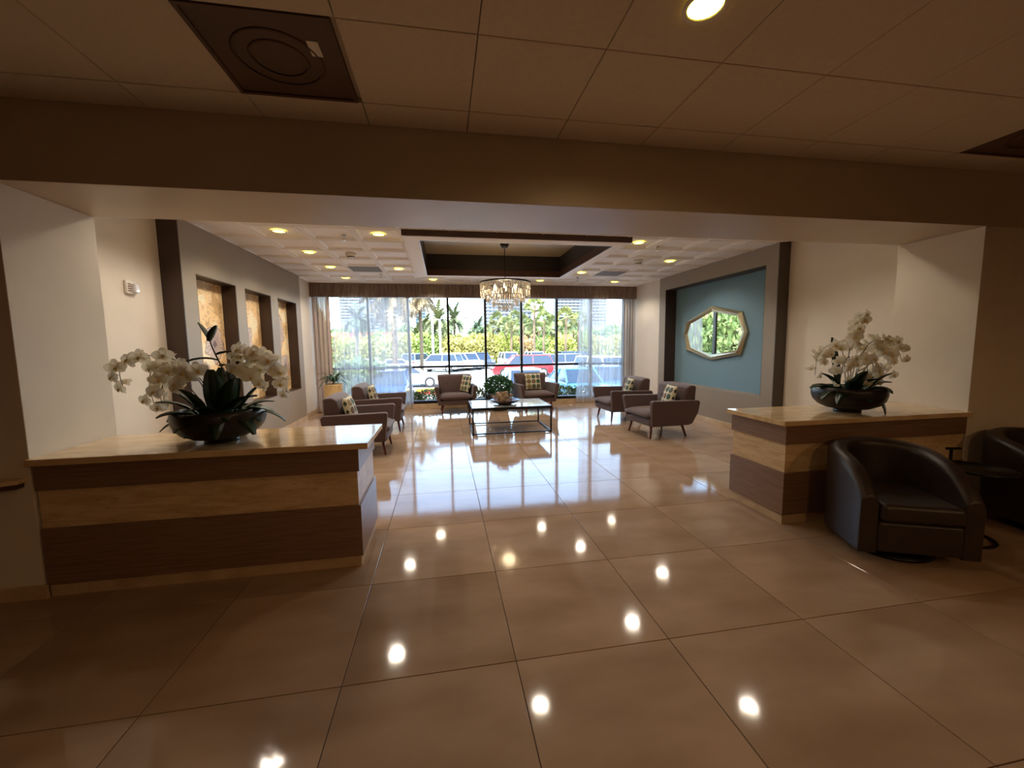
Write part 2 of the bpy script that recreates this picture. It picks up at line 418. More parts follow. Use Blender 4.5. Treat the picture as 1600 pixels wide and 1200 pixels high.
# right feature wall with the blue recess
RX = 4.94
b = MB(); RY0, RY1, RZ0, RZ1 = 5.58, 8.42, .65, 2.695
b.box(RX, 5.25, 5.345, 8.67, 0, RZ0); b.box(RX, 5.25, 5.345, 8.67, RZ1, HC)
b.box(RX, 5.25, 5.345, RY0, RZ0, RZ1); b.box(RX, 5.25, RY1, 8.67, RZ0, RZ1)
fr = struct(b.build('wall_right', TAUPE))
MB().box(RX - .004, 5.12, 5.328, 5.345, 0, HC).build('end_board', mat('dark_taupe', rgb(78, 66, 56), .5), fr)
MB().box(5.20, 5.225, RY0, RY1, RZ0, RZ1).build('blue_panel', BLUE, fr)
b = MB(); e = .008
b.box(RX + .002, 5.20, RY1 - e, RY1, RZ0, RZ1); b.box(RX + .002, 5.20, RY0, RY0 + e, RZ0, RZ1); b.box(RX + .002, 5.20, RY0, RY1, RZ1 - e, RZ1)
b.build('recess_lining', DKB, fr)
# far wall above and below the window
struct(MB().box(-3.3, 5.4, 10.3, 10.5, 2.86, 3.5).build('wall_back', PAINT))
struct(MB().box(-3.0, 5.0, 10.0, 10.30, 0, .105).build('trim_3', STRIM, bevel=.003))
val = struct(MB().box(-2.93, 4.97, 9.86, 10.02, 2.665, HC).build('trim_4', VAL, bevel=.003))
# baseboards
for nm, bx in (('baseboard_left', (-2.85, -2.838, 5.13, 8.98, 0, .10)), ('baseboard_left', (-2.93, -2.918, 8.98, 9.98, 0, .10)),
               ('baseboard_left', (-3.05, -3.038, 3.48, 5.13, 0, .10)),
               ('baseboard_right', (4.928, 4.94, 5.33, 8.67, 0, .10)), ('baseboard_right', (4.958, 4.97, 8.67, 9.98, 0, .10)),
               ('baseboard_right', (5.108, 5.12, 3.48, 5.33, 0, .10)),
               ('baseboard_left', (-7, -2.44, 2.788, 2.81, 0, .085)), ('baseboard_right', (4.62, 8.5, 2.788, 2.81, 0, .085))):
    struct(MB().box(*bx).build(nm, STRIM, bevel=.002))
# hall shell
struct(MB().box(-7.2, -7, -6, 2.81, 0, 3.2).build('wall_left', PAINT))
struct(MB().box(8.5, 8.7, -6, 2.81, 0, 3.2).build('wall_right', PAINT))
struct(MB().box(-7.2, 8.7, -6.2, -6, 0, 3.2).build('wall_front', PAINT))
cf = struct(MB().box(-7.2, 8.7, -6.2, 2.81, HF + .03, 3.3).build('ceiling', CREAMC))
pf = tile_mesh(.6105, .6055, 'ceiling_panel', CREAMC, h=-.03, bev=-.0025)
for i in range(-5, 11):
    for j in range(-7, 2):
        cx = .198 + .615 * (i + .5); cy = 2.57 - .61 * (j * -1 + .5) if False else 1.96 + .61 * (j + .5)
        if j == 1: continue
        if abs(cx + .725) < .1 and abs(cy - 2.265) < .1: continue
        if abs(cx - 4.19) < .1 and abs(cy - 2.265) < .1: continue
        link('ceiling_panel', pf, cf, loc=(cx, cy, HF))
cutp = tile_mesh(.6105, .233, 'ceiling_panel', CREAMC, h=-.03, bev=-.002)
for i in range(-5, 11):
    link('ceiling_panel', cutp, cf, loc=(.198 + .615 * (i + .5), 2.57 + .12, HF))
MB().box(-7, -2.88, -6, 2.81, HF, HF + .03).build('ceiling_border', CREAMC, cf)
MB().box(6.97, 8.5, -6, 2.81, HF, HF + .03).build('ceiling_border', CREAMC, cf)
MB().box(-2.88, 6.97, -6, -2.31, HF, HF + .03).build('ceiling_border', CREAMC, cf)

# window
GY = 10.12
wroot = bpy.data.objects.new('window_1', None); COL.objects.link(wroot); struct(wroot)
XS = [-2.93, -2.06, -1.70, -.80, .147, 1.062, 1.975, 2.90, 3.82, 4.97]
XS = [-2.93, -2.62, -1.72, -.80, .147, 1.062, 1.975, 2.90, 3.82, 4.74, 4.97]
for x in XS: MB().box(x - .026, x + .026, GY - .06, GY + .06, .18, 2.86).build('mullion', BRONZE, wroot, bevel=.003)
for i in range(len(XS) - 1):
    MB().box(XS[i] + .026, XS[i + 1] - .026, GY - .05, GY + .05, .985, 1.035).build('transom', BRONZE, wroot)
    if XS[i + 1] - XS[i] > .1:
        MB().box(XS[i] + .02, XS[i + 1] - .02, GY - .004, GY + .004, .18, .99).build('pane', GLASS, wroot)
        MB().box(XS[i] + .02, XS[i + 1] - .02, GY - .004, GY + .004, 1.03, 2.86).build('pane', GLASS, wroot)
MB().box(-2.93, 4.97, GY - .07, GY + .07, .105, .18).build('sill', BRONZE, wroot, bevel=.003)
MB().box(-2.93, 4.97, GY - .07, GY + .07, 2.82, 2.88).build('header', BRONZE, wroot)

# curtains: pleated cloth
def pleat(name, x0, x1, y, z0, z1, amp, wave, m, label, cat, flare=0.0, seed=0, dens=None):
    rnd = random.Random(seed); n = int((x1 - x0) / wave * 10); b = MB(); rows = 7
    ph = rnd.random() * 6; ph2 = rnd.random() * 6
    for r in range(rows):
        t = r / (rows - 1); z = z0 + (z1 - z0) * t
        for i in range(n + 1):
            u = i / n; x = x0 + (x1 - x0) * u + (flare * (1 - t) ** 2 * (u - .5))
            a = amp * (1 + .35 * math.sin(3.1 * u * 6 + ph)) * (1 + .15 * (1 - t))
            if dens: a *= dens(u)
            yy = y + a * math.sin(2 * PI * (x - x0) / wave + .5 * math.sin(u * 17 + ph2) + .15 * t)
            x += .012 * math.sin(4 * PI * (x - x0) / wave)
            b.v.append((x, yy, z))
    for r in range(rows - 1):
        for i in range(n):
            a = r * (n + 1) + i; b.f.append((a, a + 1, a + n + 2, a + n + 1)); b.mi.append(0)
    o = b.build(name, m, None, smooth=True, fix=False); tag(o, label, cat); return o
pleat('drape', -2.90, -2.52, 9.90, .02, 2.66, .035, .085, DRAPE, 'opaque beige drape beside the tall planter', 'curtain', seed=1)
pleat('sheer_curtain', -2.50, -.74, 9.93, .02, 2.66, .022, .10, SHEER, 'wide white sheer curtain over the left window bays', 'curtain', seed=2,
      dens=lambda u: 2.4 if u < .22 else (1.8 if u > .93 else 1.0))
pleat('sheer_curtain', 3.44, 3.98, 9.93, .02, 2.66, .04, .075, SHEER, 'narrow bunched white sheer curtain nearest the clear window', 'curtain', flare=.12, seed=3)
pleat('sheer_curtain', 3.96, 4.66, 9.94, .02, 2.66, .02, .10, SHEER, 'white sheer curtain behind the right armchairs', 'curtain', seed=4, dens=lambda u: 1 if u < .4 else 2.2)
pleat('drape', 4.66, 4.93, 9.90, .02, 2.66, .035, .075, sheer('greige_drape_cloth', rgb(196, 184, 174), .95, .3), 'opaque pale drape hanging at the right wall corner', 'curtain', seed=5)

# ------------------------------------------------------------------ lamps and ceiling fittings
def make_downlight():
    t = thing('downlight', '', 'light')
    MB().lathe([(.072, .0), (.092, .0), (.094, -.005), (.088, -.009), (.072, -.004)], 28, cap=False).build('trim_ring', PLASTIC, t, smooth=True)
    MB().lathe([(.072, .002), (.03, .004), (.004, .004)], 24).build('lens', LAMP, t)
    return t
dl0 = make_downlight(); KIDS[dl0] = kids(dl0); used = [False]
def downlight(x, y, z, label, power, group, col=(1, .87, .72), size=2.5):
    if not used[0]: o = dl0; used[0] = True; o.location = (x, y, z); o['label'] = label; o['group'] = group
    else: o = dup(dl0, label, (x, y, z), 0, group)
    ld = bpy.data.lights.new('downlight_beam', 'SPOT'); ld.energy = power; ld.color = col; ld.spot_size = size; ld.spot_blend = .5; ld.shadow_soft_size = .09
    ld.specular_factor = 0.0 if hasattr(ld, 'specular_factor') else 1
    lo = bpy.data.objects.new('downlight_beam', ld); COL.objects.link(lo); lo.location = (0, 0, -.02); lo.parent = o
    return o
LP = 27
G1 = 'recessed downlights of the lounge ceiling'
for x, y, lb in ((-2.0, 5.67, 'recessed downlight above the first niche, nearest the beam'),
                 (-2.0, 6.85, 'recessed downlight above the second niche, along the left wall'),
                 (-2.0, 8.05, 'recessed downlight above the third niche, along the left wall'),
                 (-2.0, 9.24, 'recessed downlight in the left corner by the valance'),
                 (-.79, 5.67, 'recessed downlight just left of the front corner of the tray'),
                 (-.79, 8.11, 'recessed downlight just left of the far corner of the tray'),
                 (-.17, 9.32, 'recessed downlight behind the tray, left of the chandelier'),
                 (2.27, 9.25, 'recessed downlight behind the tray, right of the chandelier'),
                 (2.88, 5.67, 'recessed downlight just right of the front corner of the tray'),
                 (2.88, 8.15, 'recessed downlight just right of the far corner of the tray'),
                 (4.10, 6.87, 'recessed downlight nearest the right wall above the mirror'),
                 (4.10, 9.27, 'recessed downlight in the right corner by the valance')):
    downlight(x, y, HC + .012 if y < 9.5 else HC, lb, LP, G1)
for x, y, lb in ((1.07, 4.48, 'recessed downlight hidden above the beam, seen only mirrored in the floor middle'),
                 (3.59, 4.0, 'recessed downlight hidden above the beam, seen only mirrored in the floor right'),
                 ):
    downlight(x, y, HC + .012, lb, 15, 'lounge downlights hidden behind the beam')
downlight(-1.95, 4.35, HC + .012, 'recessed lamp hidden above the beam over the left counter side', LP, 'lounge downlights hidden behind the beam')
G2 = 'recessed downlights of the entrance hall ceiling'
downlight(1.12, 1.655, HF - .006, 'bright recessed ceiling lamp at the top edge over the entrance hall', 8, G2, (1, .66, .36), 2.9)
for x, y, lb in ((1.12, -2.6, 'recessed hall lamp out of view behind the camera, middle'),
                 (4.1, -2.35, 'recessed hall lamp out of view behind the camera, right')):
    downlight(x, y, HF - .006, lb, 39, G2, (1, .59, .27), 3.0)

# chandelier
ch = thing('chandelier', 'tiered round crystal chandelier with a black ring hanging from the tray', 'chandelier', (1.11, 7.1, 0))
MB().lathe([(.0, 3.312), (.085, 3.312), (.078, 3.25), (.055, 3.20), (.02, 3.195), (.0, 3.19)], 20, cap=False).build('canopy', BLACK, ch, smooth=True)
MB().tube([(0, 0, 3.2), (0, 0, 2.62)], .007, 8).build('rod', BLACK, ch)
b = MB(); b.lathe([(.425, 2.615), (.445, 2.615), (.445, 2.59), (.425, 2.59), (.425, 2.615)], 48, cap=False)
for k in range(3):
    a = PI * k / 3; b.tube([(.43 * math.cos(a), .43 * math.sin(a), 2.605), (-.43 * math.cos(a), -.43 * math.sin(a), 2.605)], .006, 6)
b.build('ring', BLACK, ch)
for r, z in ((.33, 2.33), (.22, 2.25), (.12, 2.18)):
    MB().lathe([(r - .006, z + .06), (r + .006, z + .06), (r + .006, z + .05), (r - .006, z + .05), (r - .006, z + .06)], 40, cap=False).build('tier_ring', BLACK, ch)
def crystal(L, w):
    me = MB(); me.add([(0, 0, 0), (w, 0, -.015), (0, w * .7, -.015), (-w, 0, -.015), (0, -w * .7, -.015), (w, 0, -L + .02), (0, w * .7, -L + .02), (-w, 0, -L + .02), (0, -w * .7, -L + .02), (0, 0, -L)],
                      [(0, 1, 2), (0, 2, 3), (0, 3, 4), (0, 4, 1), (1, 5, 6, 2), (2, 6, 7, 3), (3, 7, 8, 4), (4, 8, 5, 1), (9, 6, 5), (9, 7, 6), (9, 8, 7), (9, 5, 8)])
    m = bpy.data.meshes.new('crystal'); m.from_pydata(me.v, [], me.f); m.materials.append(CRYS); return m
ca, cb, cc = crystal(.13, .011), crystal(.12, .011), crystal(.11, .010)
def ring_of(me, r, z, n, ph=0):
    for k in range(n):
        a = 2 * PI * (k + ph) / n
        link('crystal', me, ch, loc=(r * math.cos(a), r * math.sin(a), z), rot=(0, 0, a + .4 * (k % 3)))
ring_of(ca, .435, 2.59, 80); ring_of(ca, .43, 2.47, 78, .5)
ring_of(cb, .33, 2.385, 50); ring_of(cb, .30, 2.50, 28, .3); ring_of(cc, .22, 2.30, 34); ring_of(cc, .12, 2.225, 20); ring_of(cc, .05, 2.22, 8)
for k in range(6):
    a = 2 * PI * k / 6 + .3
    q = MB(); q.lathe([(.0, .05), (.012, .03), (.018, .0), (.014, -.02), (.0, -.03)], 10, cap=False)
    q.build('bulb', LAMPW, ch, smooth=True, loc=(.2 * math.cos(a), .2 * math.sin(a), 2.52))
cl = bpy.data.lights.new('chandelier_glow', 'POINT'); cl.energy = 6; cl.color = (1, .76, .46); cl.shadow_soft_size = .12
clo = bpy.data.objects.new('chandelier_glow', cl); COL.objects.link(clo); clo.parent = ch; clo.location = (0, 0, 2.48)

# smoke detectors, sprinklers, grilles
def detector(x, y, lb):
    t = thing('smoke_detector', lb, 'detector', (x, y, HC), 0, 'ceiling detectors of the lounge')
    MB().lathe([(.0, -.05), (.03, -.05), (.045, -.04), (.075, -.012), (.078, .018), (.0, .018)], 24, cap=False).build('housing', PLASTIC, t, smooth=True)
    MB().lathe([(.046, -.034), (.052, -.040), (.06, -.032), (.054, -.026)], 24, cap=False).build('vent_ring', BLACK, t)
detector(-1.39, 6.88, 'round dark ceiling detector between the left downlights and the tray')
detector(3.49, 6.88, 'round ceiling detector right of the tray, above the mirror side')
def sprinkler(x, y, lb, z=HC):
    t = thing('sprinkler', lb, 'sprinkler', (x, y, z), 0, 'ceiling sprinklers of the lounge')
    MB().lathe([(.0, .018), (.032, .018), (.03, .004), (.014, .0), (.0, .0)], 16, cap=False).build('escutcheon', CHROME, t, smooth=True)
    b = MB(); b.tube([(0, 0, .01), (0, 0, -.045)], .009, 8); b.lathe([(.0, -.045), (.022, -.045), (.022, -.05), (.0, -.05)], 12, cap=False); b.build('nozzle', CHROME, t)
sprinkler(-1.25, 5.79, 'small pendent sprinkler beside the front left downlight')
sprinkler(3.27, 5.84, 'small pendent sprinkler beside the front right downlight')
sprinkler(-1.2, 8.72, 'small sprinkler in the ceiling behind the left return grille')
sprinkler(3.0, 8.75, 'small sprinkler in the ceiling behind the right return grille')
GRY = mat('grille_grey', rgb(150, 146, 140), .6)
def grille(x, y, lb):
    t = thing('return_grille', lb, 'vent', (x, y, HC), 0, 'return air grilles of the lounge')
    b = MB()
    for s in (-1, 1): b.box(s * .29 - .012, s * .29 + .012, -.302, .302, 0, .02); b.box(-.28, .28, s * .29 - .012, s * .29 + .012, 0, .02)
    b.build('frame', WHITE, t); MB().box(-.28, .28, -.28, .28, .02, .028).build('backing', mat('grille_back', rgb(90, 86, 82), .8), t)
    for k in range(19): MB().box(-.28, .28, -.27 + k * .03, -.27 + k * .03 + .014, .004, .014).build('slat', GRY, t)
grille(-1.39, 8.11, 'square grey return air grille left of the tray')
grille(3.49, 8.11, 'square grey return air grille right of the tray')
DIFM = mat('dark_diffuser', rgb(92, 66, 48), .6, var=.15, vscale=3)
def diffuser(x, y, lb, stick):
    t = thing('air_diffuser', lb, 'vent', (x, y, HF), 0, 'dark square air diffusers of the hall')
    MB().box(-.30, .30, -.30, .30, .006, .02).build('plate', DIFM, t, bevel=.003)
    b = MB()
    for r in (.19, .12): b.lathe([(r, .006), (r + .014, .006), (r + .008, .001), (r, .001)], 32, cap=False)
    b.build('cone_ring', mat('dark_diffuser_ring', rgb(88, 63, 46), .7), t, smooth=True)
    b = MB()
    for s in (-1, 1): b.box(s * .295 - .01, s * .295 + .01, -.305, .305, -.003, .02); b.box(-.285, .285, s * .295 - .01, s * .295 + .01, -.003, .02)
    b.build('frame', DIFM, t)
    if stick: MB().box(.165, .215, -.20 + .05, -.10 + .05, .002, .006).build('sticker', PLASTIC, t)
diffuser(-.745, 2.27, 'dark square ceiling air diffuser with a small white sticker, upper left', True)
diffuser(4.19, 2.265, 'dark square ceiling air diffuser at the right edge of the frame', False)

# horn strobe on the left lounge wall
hs = thing('fire_alarm_strobe', 'small white fire alarm strobe on the cream wall left of the orchids', 'alarm', (-3.05, 4.64, 2.135))
MB().box(0, .03, -.065, .065, -.065, .065).build('back_plate', PLASTIC, hs, bevel=.008)
MB().box(.03, .065, .0, .06, -.05, .04).build('strobe_lens', mat('strobe_lens', rgb(230, 230, 236), .1, spec=.8), hs, bevel=.01)
b = MB()
for k in range(4): b.box(.03, .036, -.05, -.012, -.04 + k * .022, -.03 + k * .022)
b.build('horn_slot', mat('horn_grey', rgb(150, 120, 106), .5), hs)

# ------------------------------------------------------------------ art prints in the niches
def art(y0, y1, seed, flowers, lb):
    rnd = random.Random(seed); NX, NZ = 70, 130; w = y1 - y0 - .024; h = NZ1 - NZ0 - .024
    me = bpy.data.meshes.new('art_print'); vs = []; fs = []; cols = []
    import mathutils.noise as mn
    for j in range(NZ + 1):
        for i in range(NX + 1):
            u, v = i / NX, j / NZ; vs.append((.0, (u - .5) * w, v * h))
            p = Vector((u * 3 * w / .9, v * 6, seed * 3.7)); n = mn.fractal(p, 1.0, 2.0, 5); n2 = mn.noise(p * 6); n3 = mn.noise(p * 14)
            c = Vector((.86, .66, .40)) + Vector((.10, .12, .16)) * n + Vector((.04, .04, .05)) * n3
            if v > .62: # script-like darker marks
                s = mn.noise(Vector((u * 16, v * 70, seed)))
                if s > .22: c *= .80
            if n < -.18: c = c.lerp(Vector((.50, .33, .20)), .45)
            if n > .35: c = c.lerp(Vector((.95, .84, .66)), .6)
            for (fu, fv, fr, fy) in flowers:
                du, dv = (u - fu) * w / fr, (v - fv) * h / (fr * fy); d = math.hypot(du, dv); a = math.atan2(dv, du)
                edge = 1 + .12 * math.sin(a * 5 + seed) + .06 * math.sin(a * 11)
                if d < edge:
                    q = d / edge; pc = Vector((.46, .38, .44)).lerp(Vector((.80, .70, .66)), q)
                    pc *= .82 + .18 * math.sin(a * 22 + n2 * 4)
                    if q > .93: pc = Vector((.32, .22, .18))
                    if q < .2: pc = Vector((.16, .11, .16))
                    c = c.lerp(pc, .85)
                # stem below the flower
                sx = fu + .05 * math.sin((fv - v) * 12 + fu * 9)
                if v < fv - fr * fy / h and v > fv - .42 and abs(u - sx) * w < .007: c = Vector((.34, .2, .12))
            hx = abs(math.sin(u * 30 + v * 8) * math.sin(v * 60 - u * 7))
            if v < .22 and hx < .06: c = c.lerp(Vector((.4, .3, .3)), .5)
            cols.append((max(0, c.x), max(0, c.y), max(0, c.z), 1))
    for j in range(NZ):
        for i in range(NX):
            a = j * (NX + 1) + i; fs.append((a, a + 1, a + NX + 2, a + NX + 1))
    me.from_pydata(vs, [], fs); ca_ = me.color_attributes.new('print', 'FLOAT_COLOR', 'POINT')
    for k, c in enumerate(cols): ca_.data[k].color = tuple(min(1, x * 1.12) ** 1.3 for x in c[:3]) + (1,)
    if 'art_print' not in MATS:
        m = bpy.data.materials.new('art_print'); m.use_nodes = True; nt = m.node_tree
        at_ = nt.nodes.new('ShaderNodeVertexColor'); at_.layer_name = 'print'
        nt.links.new(at_.outputs[0], nt.nodes['Principled BSDF'].inputs['Base Color']); nt.nodes['Principled BSDF'].inputs['Roughness'].default_value = .55
        MATS['art_print'] = m
    me.materials.append(MATS['art_print'])
    t = thing('wall_art', lb, 'artwork', (-3.035, (y0 + y1) / 2, NZ0 + .012), 0, 'floral art panels in the niches')
    o = link('canvas_print', me, t, loc=(.002, 0, 0))
    MB().box(-.012, .0, -w / 2, w / 2, 0, h).build('stretcher_board', DKB, t)
art(*NY[0], 3, [(.70, .52, .22, 1.1), (.22, .80, .10, 1.4), (.35, .24, .20, 1.2)], 'tall golden art panel with large purple flowers in the niche nearest the beam')
art(*NY[1], 5, [(.40, .58, .20, 1.1), (.80, .30, .14, 1.3), (.2, .2, .12, 1.2)], 'tall golden art panel with purple blooms in the middle niche')
art(*NY[2], 9, [(.50, .66, .24, 1.3), (.75, .28, .18, 1.2), (.2, .4, .1, 1.2)], 'tall golden art panel with grey flowers in the niche nearest the window')

# ------------------------------------------------------------------ mirror
mi = thing('wall_mirror', 'elongated octagonal mirror in a faceted champagne frame on the blue recess', 'mirror', (5.20, 7.11, 1.70))
oct_ = [(.02, .52), (-.78, .35), (-.93, .0), (-.79, -.40), (.0, -.52), (.81, -.35), (.93, .01), (.82, .27)]
b = MB(); vs = []
inn = [(y * .86 + .0, z * .80) for y, z in oct_]; mid = [(y * .93, z * .9) for y, z in oct_]
vs = [(0, y, z) for y, z in oct_] + [(-.035, y, z) for y, z in oct_]
for k, (y, z) in enumerate(mid): vs.append((-.085 if k % 2 else -.045, y, z))
vs += [(-.03, y, z) for y, z in inn] + [(0, y, z) for y, z in inn]
fs = []
for L in range(4):
    for k in range(8): fs.append((L * 8 + k, L * 8 + (k + 1) % 8, L * 8 + 8 + (k + 1) % 8, L * 8 + 8 + k))
for k in range(8): fs.append((32 + k, 32 + (k + 1) % 8, (k + 1) % 8, k))
b.add(vs, fs).build('frame', mat('champagne_metal', rgb(196, 184, 152), .28, metal=.8), mi)
b = MB(); b.add([(-.028, y, z) for y, z in inn] + [(-.01, y, z) for y, z in inn], [tuple(range(8)), tuple(range(8, 16))[::-1]] + [(k, (k + 1) % 8, 8 + (k + 1) % 8, 8 + k) for k in range(8)])
b.build('mirror_glass', mat('mirror_silver', (.92, .94, .93, 1), .01, metal=1), mi)

# ------------------------------------------------------------------ counters
def counter(x0, x1, tx0, tx1, lb, side):
    t = thing('reception_counter', lb, 'counter', ((x0 + x1) / 2, 3.10, 0), 0, 'pair of striped reception counters')
    c = (x0 + x1) / 2
    def P(n, a0, a1, y0, y1, z0, z1, m, bv=.002): return MB().box(a0 - c, a1 - c, y0 - 3.10, y1 - 3.10, z0, z1).build(n, m, t, bevel=bv)
    i = .015
    xa, xb = (x0, x1 - i) if side > 0 else (x0 + i, x1)
    P('plinth', xa + (0 if side > 0 else .0), xb, 2.80 + i, 3.42, 0, .08, STRIM)
    P('lower_panel', x0, x1, 2.80, 3.43, .08, .44, WOOD)
    P('stone_band', xa, xb, 2.80 + i, 3.42, .44, .68, TRAV, .001)
    P('upper_panel', x0, x1, 2.80, 3.43, .68, .838, WOOD)
    P('countertop', tx0, tx1, 2.768, 3.45, .838, .88, TRAVTOP, .006)
    return t
counter(-2.44, -.583, -2.455, -.515, 'long stone-topped walnut and travertine counter under the left orchids', 1)
counter(2.737, 4.585, 2.69, 4.598, 'stone-topped walnut and travertine counter behind the leather chair', -1)
# pass-through ledge at the far left
lg = thing('wall_ledge', 'small stone-topped ledge on the pier at the left picture edge', 'ledge', (-2.9, 2.81, .72))
b = MB(); b.prism([(-1.2, 0), (.42, 0), (.42, -.06), (-.2, -.34), (-1.2, -.34)], .02, .045, 'z'); b.build('ledge_top', TRAVTOP, lg, bevel=.003)
b = MB(); b.prism([(-1.2, 0), (.40, 0), (.40, -.05), (-.21, -.32), (-1.2, -.32)], -.01, .02, 'z'); b.build('ledge_edge', WOODD, lg)

# ------------------------------------------------------------------ orchids
def flower_mesh():
    b = MB()
    def petal(ang, L, w, tilt, m):
        b.m = m; n = 4; rows = []
        for i in range(n + 1):
            t = i / n; ww = w * math.sin(PI * min(1, .12 + .80 * t)) ** .7; r = L * t
            zz = .010 * math.sin(t * PI) + tilt * t * t * L
            rows.append([(r, -ww, zz - .004), (r, 0, zz), (r, ww, zz - .004)])
        ca, sa = math.cos(ang), math.sin(ang); vs = []
        for rr in rows:
            for (x, y, z) in rr: vs.append((x * ca - y * sa, x * sa + y * ca, z))
        fs = []
        for i in range(n):
            for k in range(2):
                a = i * 3 + k; fs.append((a, a + 3, a + 4, a + 1))
        b.add(vs, fs)
    petal(0.10, .050, .026, .10, 0); petal(PI - .10, .050, .026, .10, 0)
    petal(PI / 2, .046, .019, -.05, 0); petal(-PI / 2 + .75, .044, .017, -.15, 0); petal(-PI / 2 - .75, .044, .017, -.15, 0)
    b.m = 1; b.add([(0, .004, .012), (.010, -.006, .016), (0, -.026, .022), (-.010, -.006, .016), (0, -.006, .026)], [(0, 1, 4), (1, 2, 4), (2, 3, 4), (3, 0, 4)])
    me = bpy.data.meshes.new('flower'); me.from_pydata(b.v, [], b.f); me.materials.append(PETAL); me.materials.append(LIP)
    for p, i in zip(me.polygons, b.mi): p.material_index = i; p.use_smooth = True
    return me
PETAL = sheer('orchid_petal_translucent', (.93, .89, .78, 1), 1.0, .35)
FM = flower_mesh()
def bez(pts, n):
    """Catmull-Rom through points"""
    P = [Vector(p) for p in pts]; P = [P[0] * 2 - P[1]] + P + [P[-1] * 2 - P[-2]]; out = []
    m = len(P) - 3
    for s in range(n + 1):
        t = s / n * m; k = min(int(t), m - 1); t -= k; a, b_, c, d = P[k:k + 4]
        out.append(.5 * ((2 * b_) + (c - a) * t + (2 * a - 5 * b_ + 4 * c - d) * t * t + (3 * b_ - a - 3 * c + d) * t ** 3))
    return out
def leaf_blade(b, base, dirv, L, w, droop, curl=.15, n=7):
    d = Vector(dirv).normalized(); side = d.cross(Vector((0, 0, 1))).normalized(); vs = []; p = Vector(base); v = d.copy()
    th = .0035
    for i in range(n + 1):
        t = i / n; ww = w * (math.sin(PI * min(1, .10 + .86 * t))) ** .6
        up = side.cross(v).normalized()
        c = p
        vs += [c - side * ww + up * ww * curl * 2, c - up * th, c + side * ww + up * ww * curl * 2, c + up * th]
        v = (v + Vector((0, 0, -droop / n))).normalized(); p = p + v * (L / n)
    fs = []
    for i in range(n):
        a = i * 4
        for k in range(4): fs.append((a + k, a + 4 + k, a + 4 + (k + 1) % 4, a + (k + 1) % 4))
    b.add(vs, fs)
def orchid(lb, loc, stems, leaves, seed, grp):
    rnd = random.Random(seed)
    t = thing('orchid_arrangement', lb, 'plant', loc, 0, grp)
    bowl = MB().lathe([(.0, .0), (.10, .0), (.105, .010), (.095, .024), (.17, .036), (.228, .066), (.262, .105), (.277, .155), (.277, .20), (.267, .222), (.255, .225), (.257, .205), (.245, .165), (.0, .16)], 40, cap=False).build('bowl', BOWLM, t, smooth=True)
    b = MB()
    for k in range(260):
        a = rnd.random() * 2 * PI; r = .235 * math.sqrt(rnd.random()); h = .16 + .035 * (1 - (r / .235) ** 2)
        s = .02; b.lathe([(.001, h - s * .2), (s, h + s * .2), (s * .6, h + s * .7), (.001, h + s * .8)], 5, (r * math.cos(a), r * math.sin(a)), cap=False)
    m = b.build('moss', MOSS, t); m['kind'] = 'stuff'
    for (az, L, w, up, dr) in leaves:
        b = MB(); r0 = .06 + .08 * rnd.random()
        base = (r0 * math.cos(az), r0 * math.sin(az), .18)
        leaf_blade(b, base, (math.cos(az), math.sin(az), up), L, w, dr)
        b.build('leaf', LEAF, t, smooth=True)
    for pts, f0, nf in stems:
        P = bez(pts, 30)
        MB().tube(P, .0038, 6, .002).build('stem', STEM, t, smooth=True)
        for k in range(nf):
            s = f0 + (1 - f0) * (k + .5) / nf; q = P[min(30, int(s * 30))]; q2 = P[min(30, int(s * 30) + 1)] - P[max(0, int(s * 30) - 1)]
            side = q2.cross(Vector((0, 0, 1)));
            if side.length < 1e-3: side = Vector((1, 0, 0))
            side.normalize(); sg = 1 if k % 2 else -1
            off = side * sg * .040 + Vector((rnd.uniform(-.015, .015), rnd.uniform(-.02, .01), rnd.uniform(-.03, .015)))
            face = (Vector((0, -1, 0)) * .7 + side * sg * .7 + Vector((rnd.uniform(-.9, .9), rnd.uniform(-.4, .4), rnd.uniform(-.5, .5)))).normalized()
            up = Vector((rnd.uniform(-.3, .3), 0, 1)); x = up.cross(face).normalized(); y = face.cross(x)
            sc = rnd.uniform(1.05, 1.32) * (1.0 if s < .85 else .8)
            o = link('flower', FM, t)
            M = Matrix((x, y, face)).transposed().to_4x4(); M.translation = q + off
            o.matrix_local = M @ Matrix.Diagonal((sc, sc, sc, 1))
    return t
G3 = 'white orchids in dark bowls'
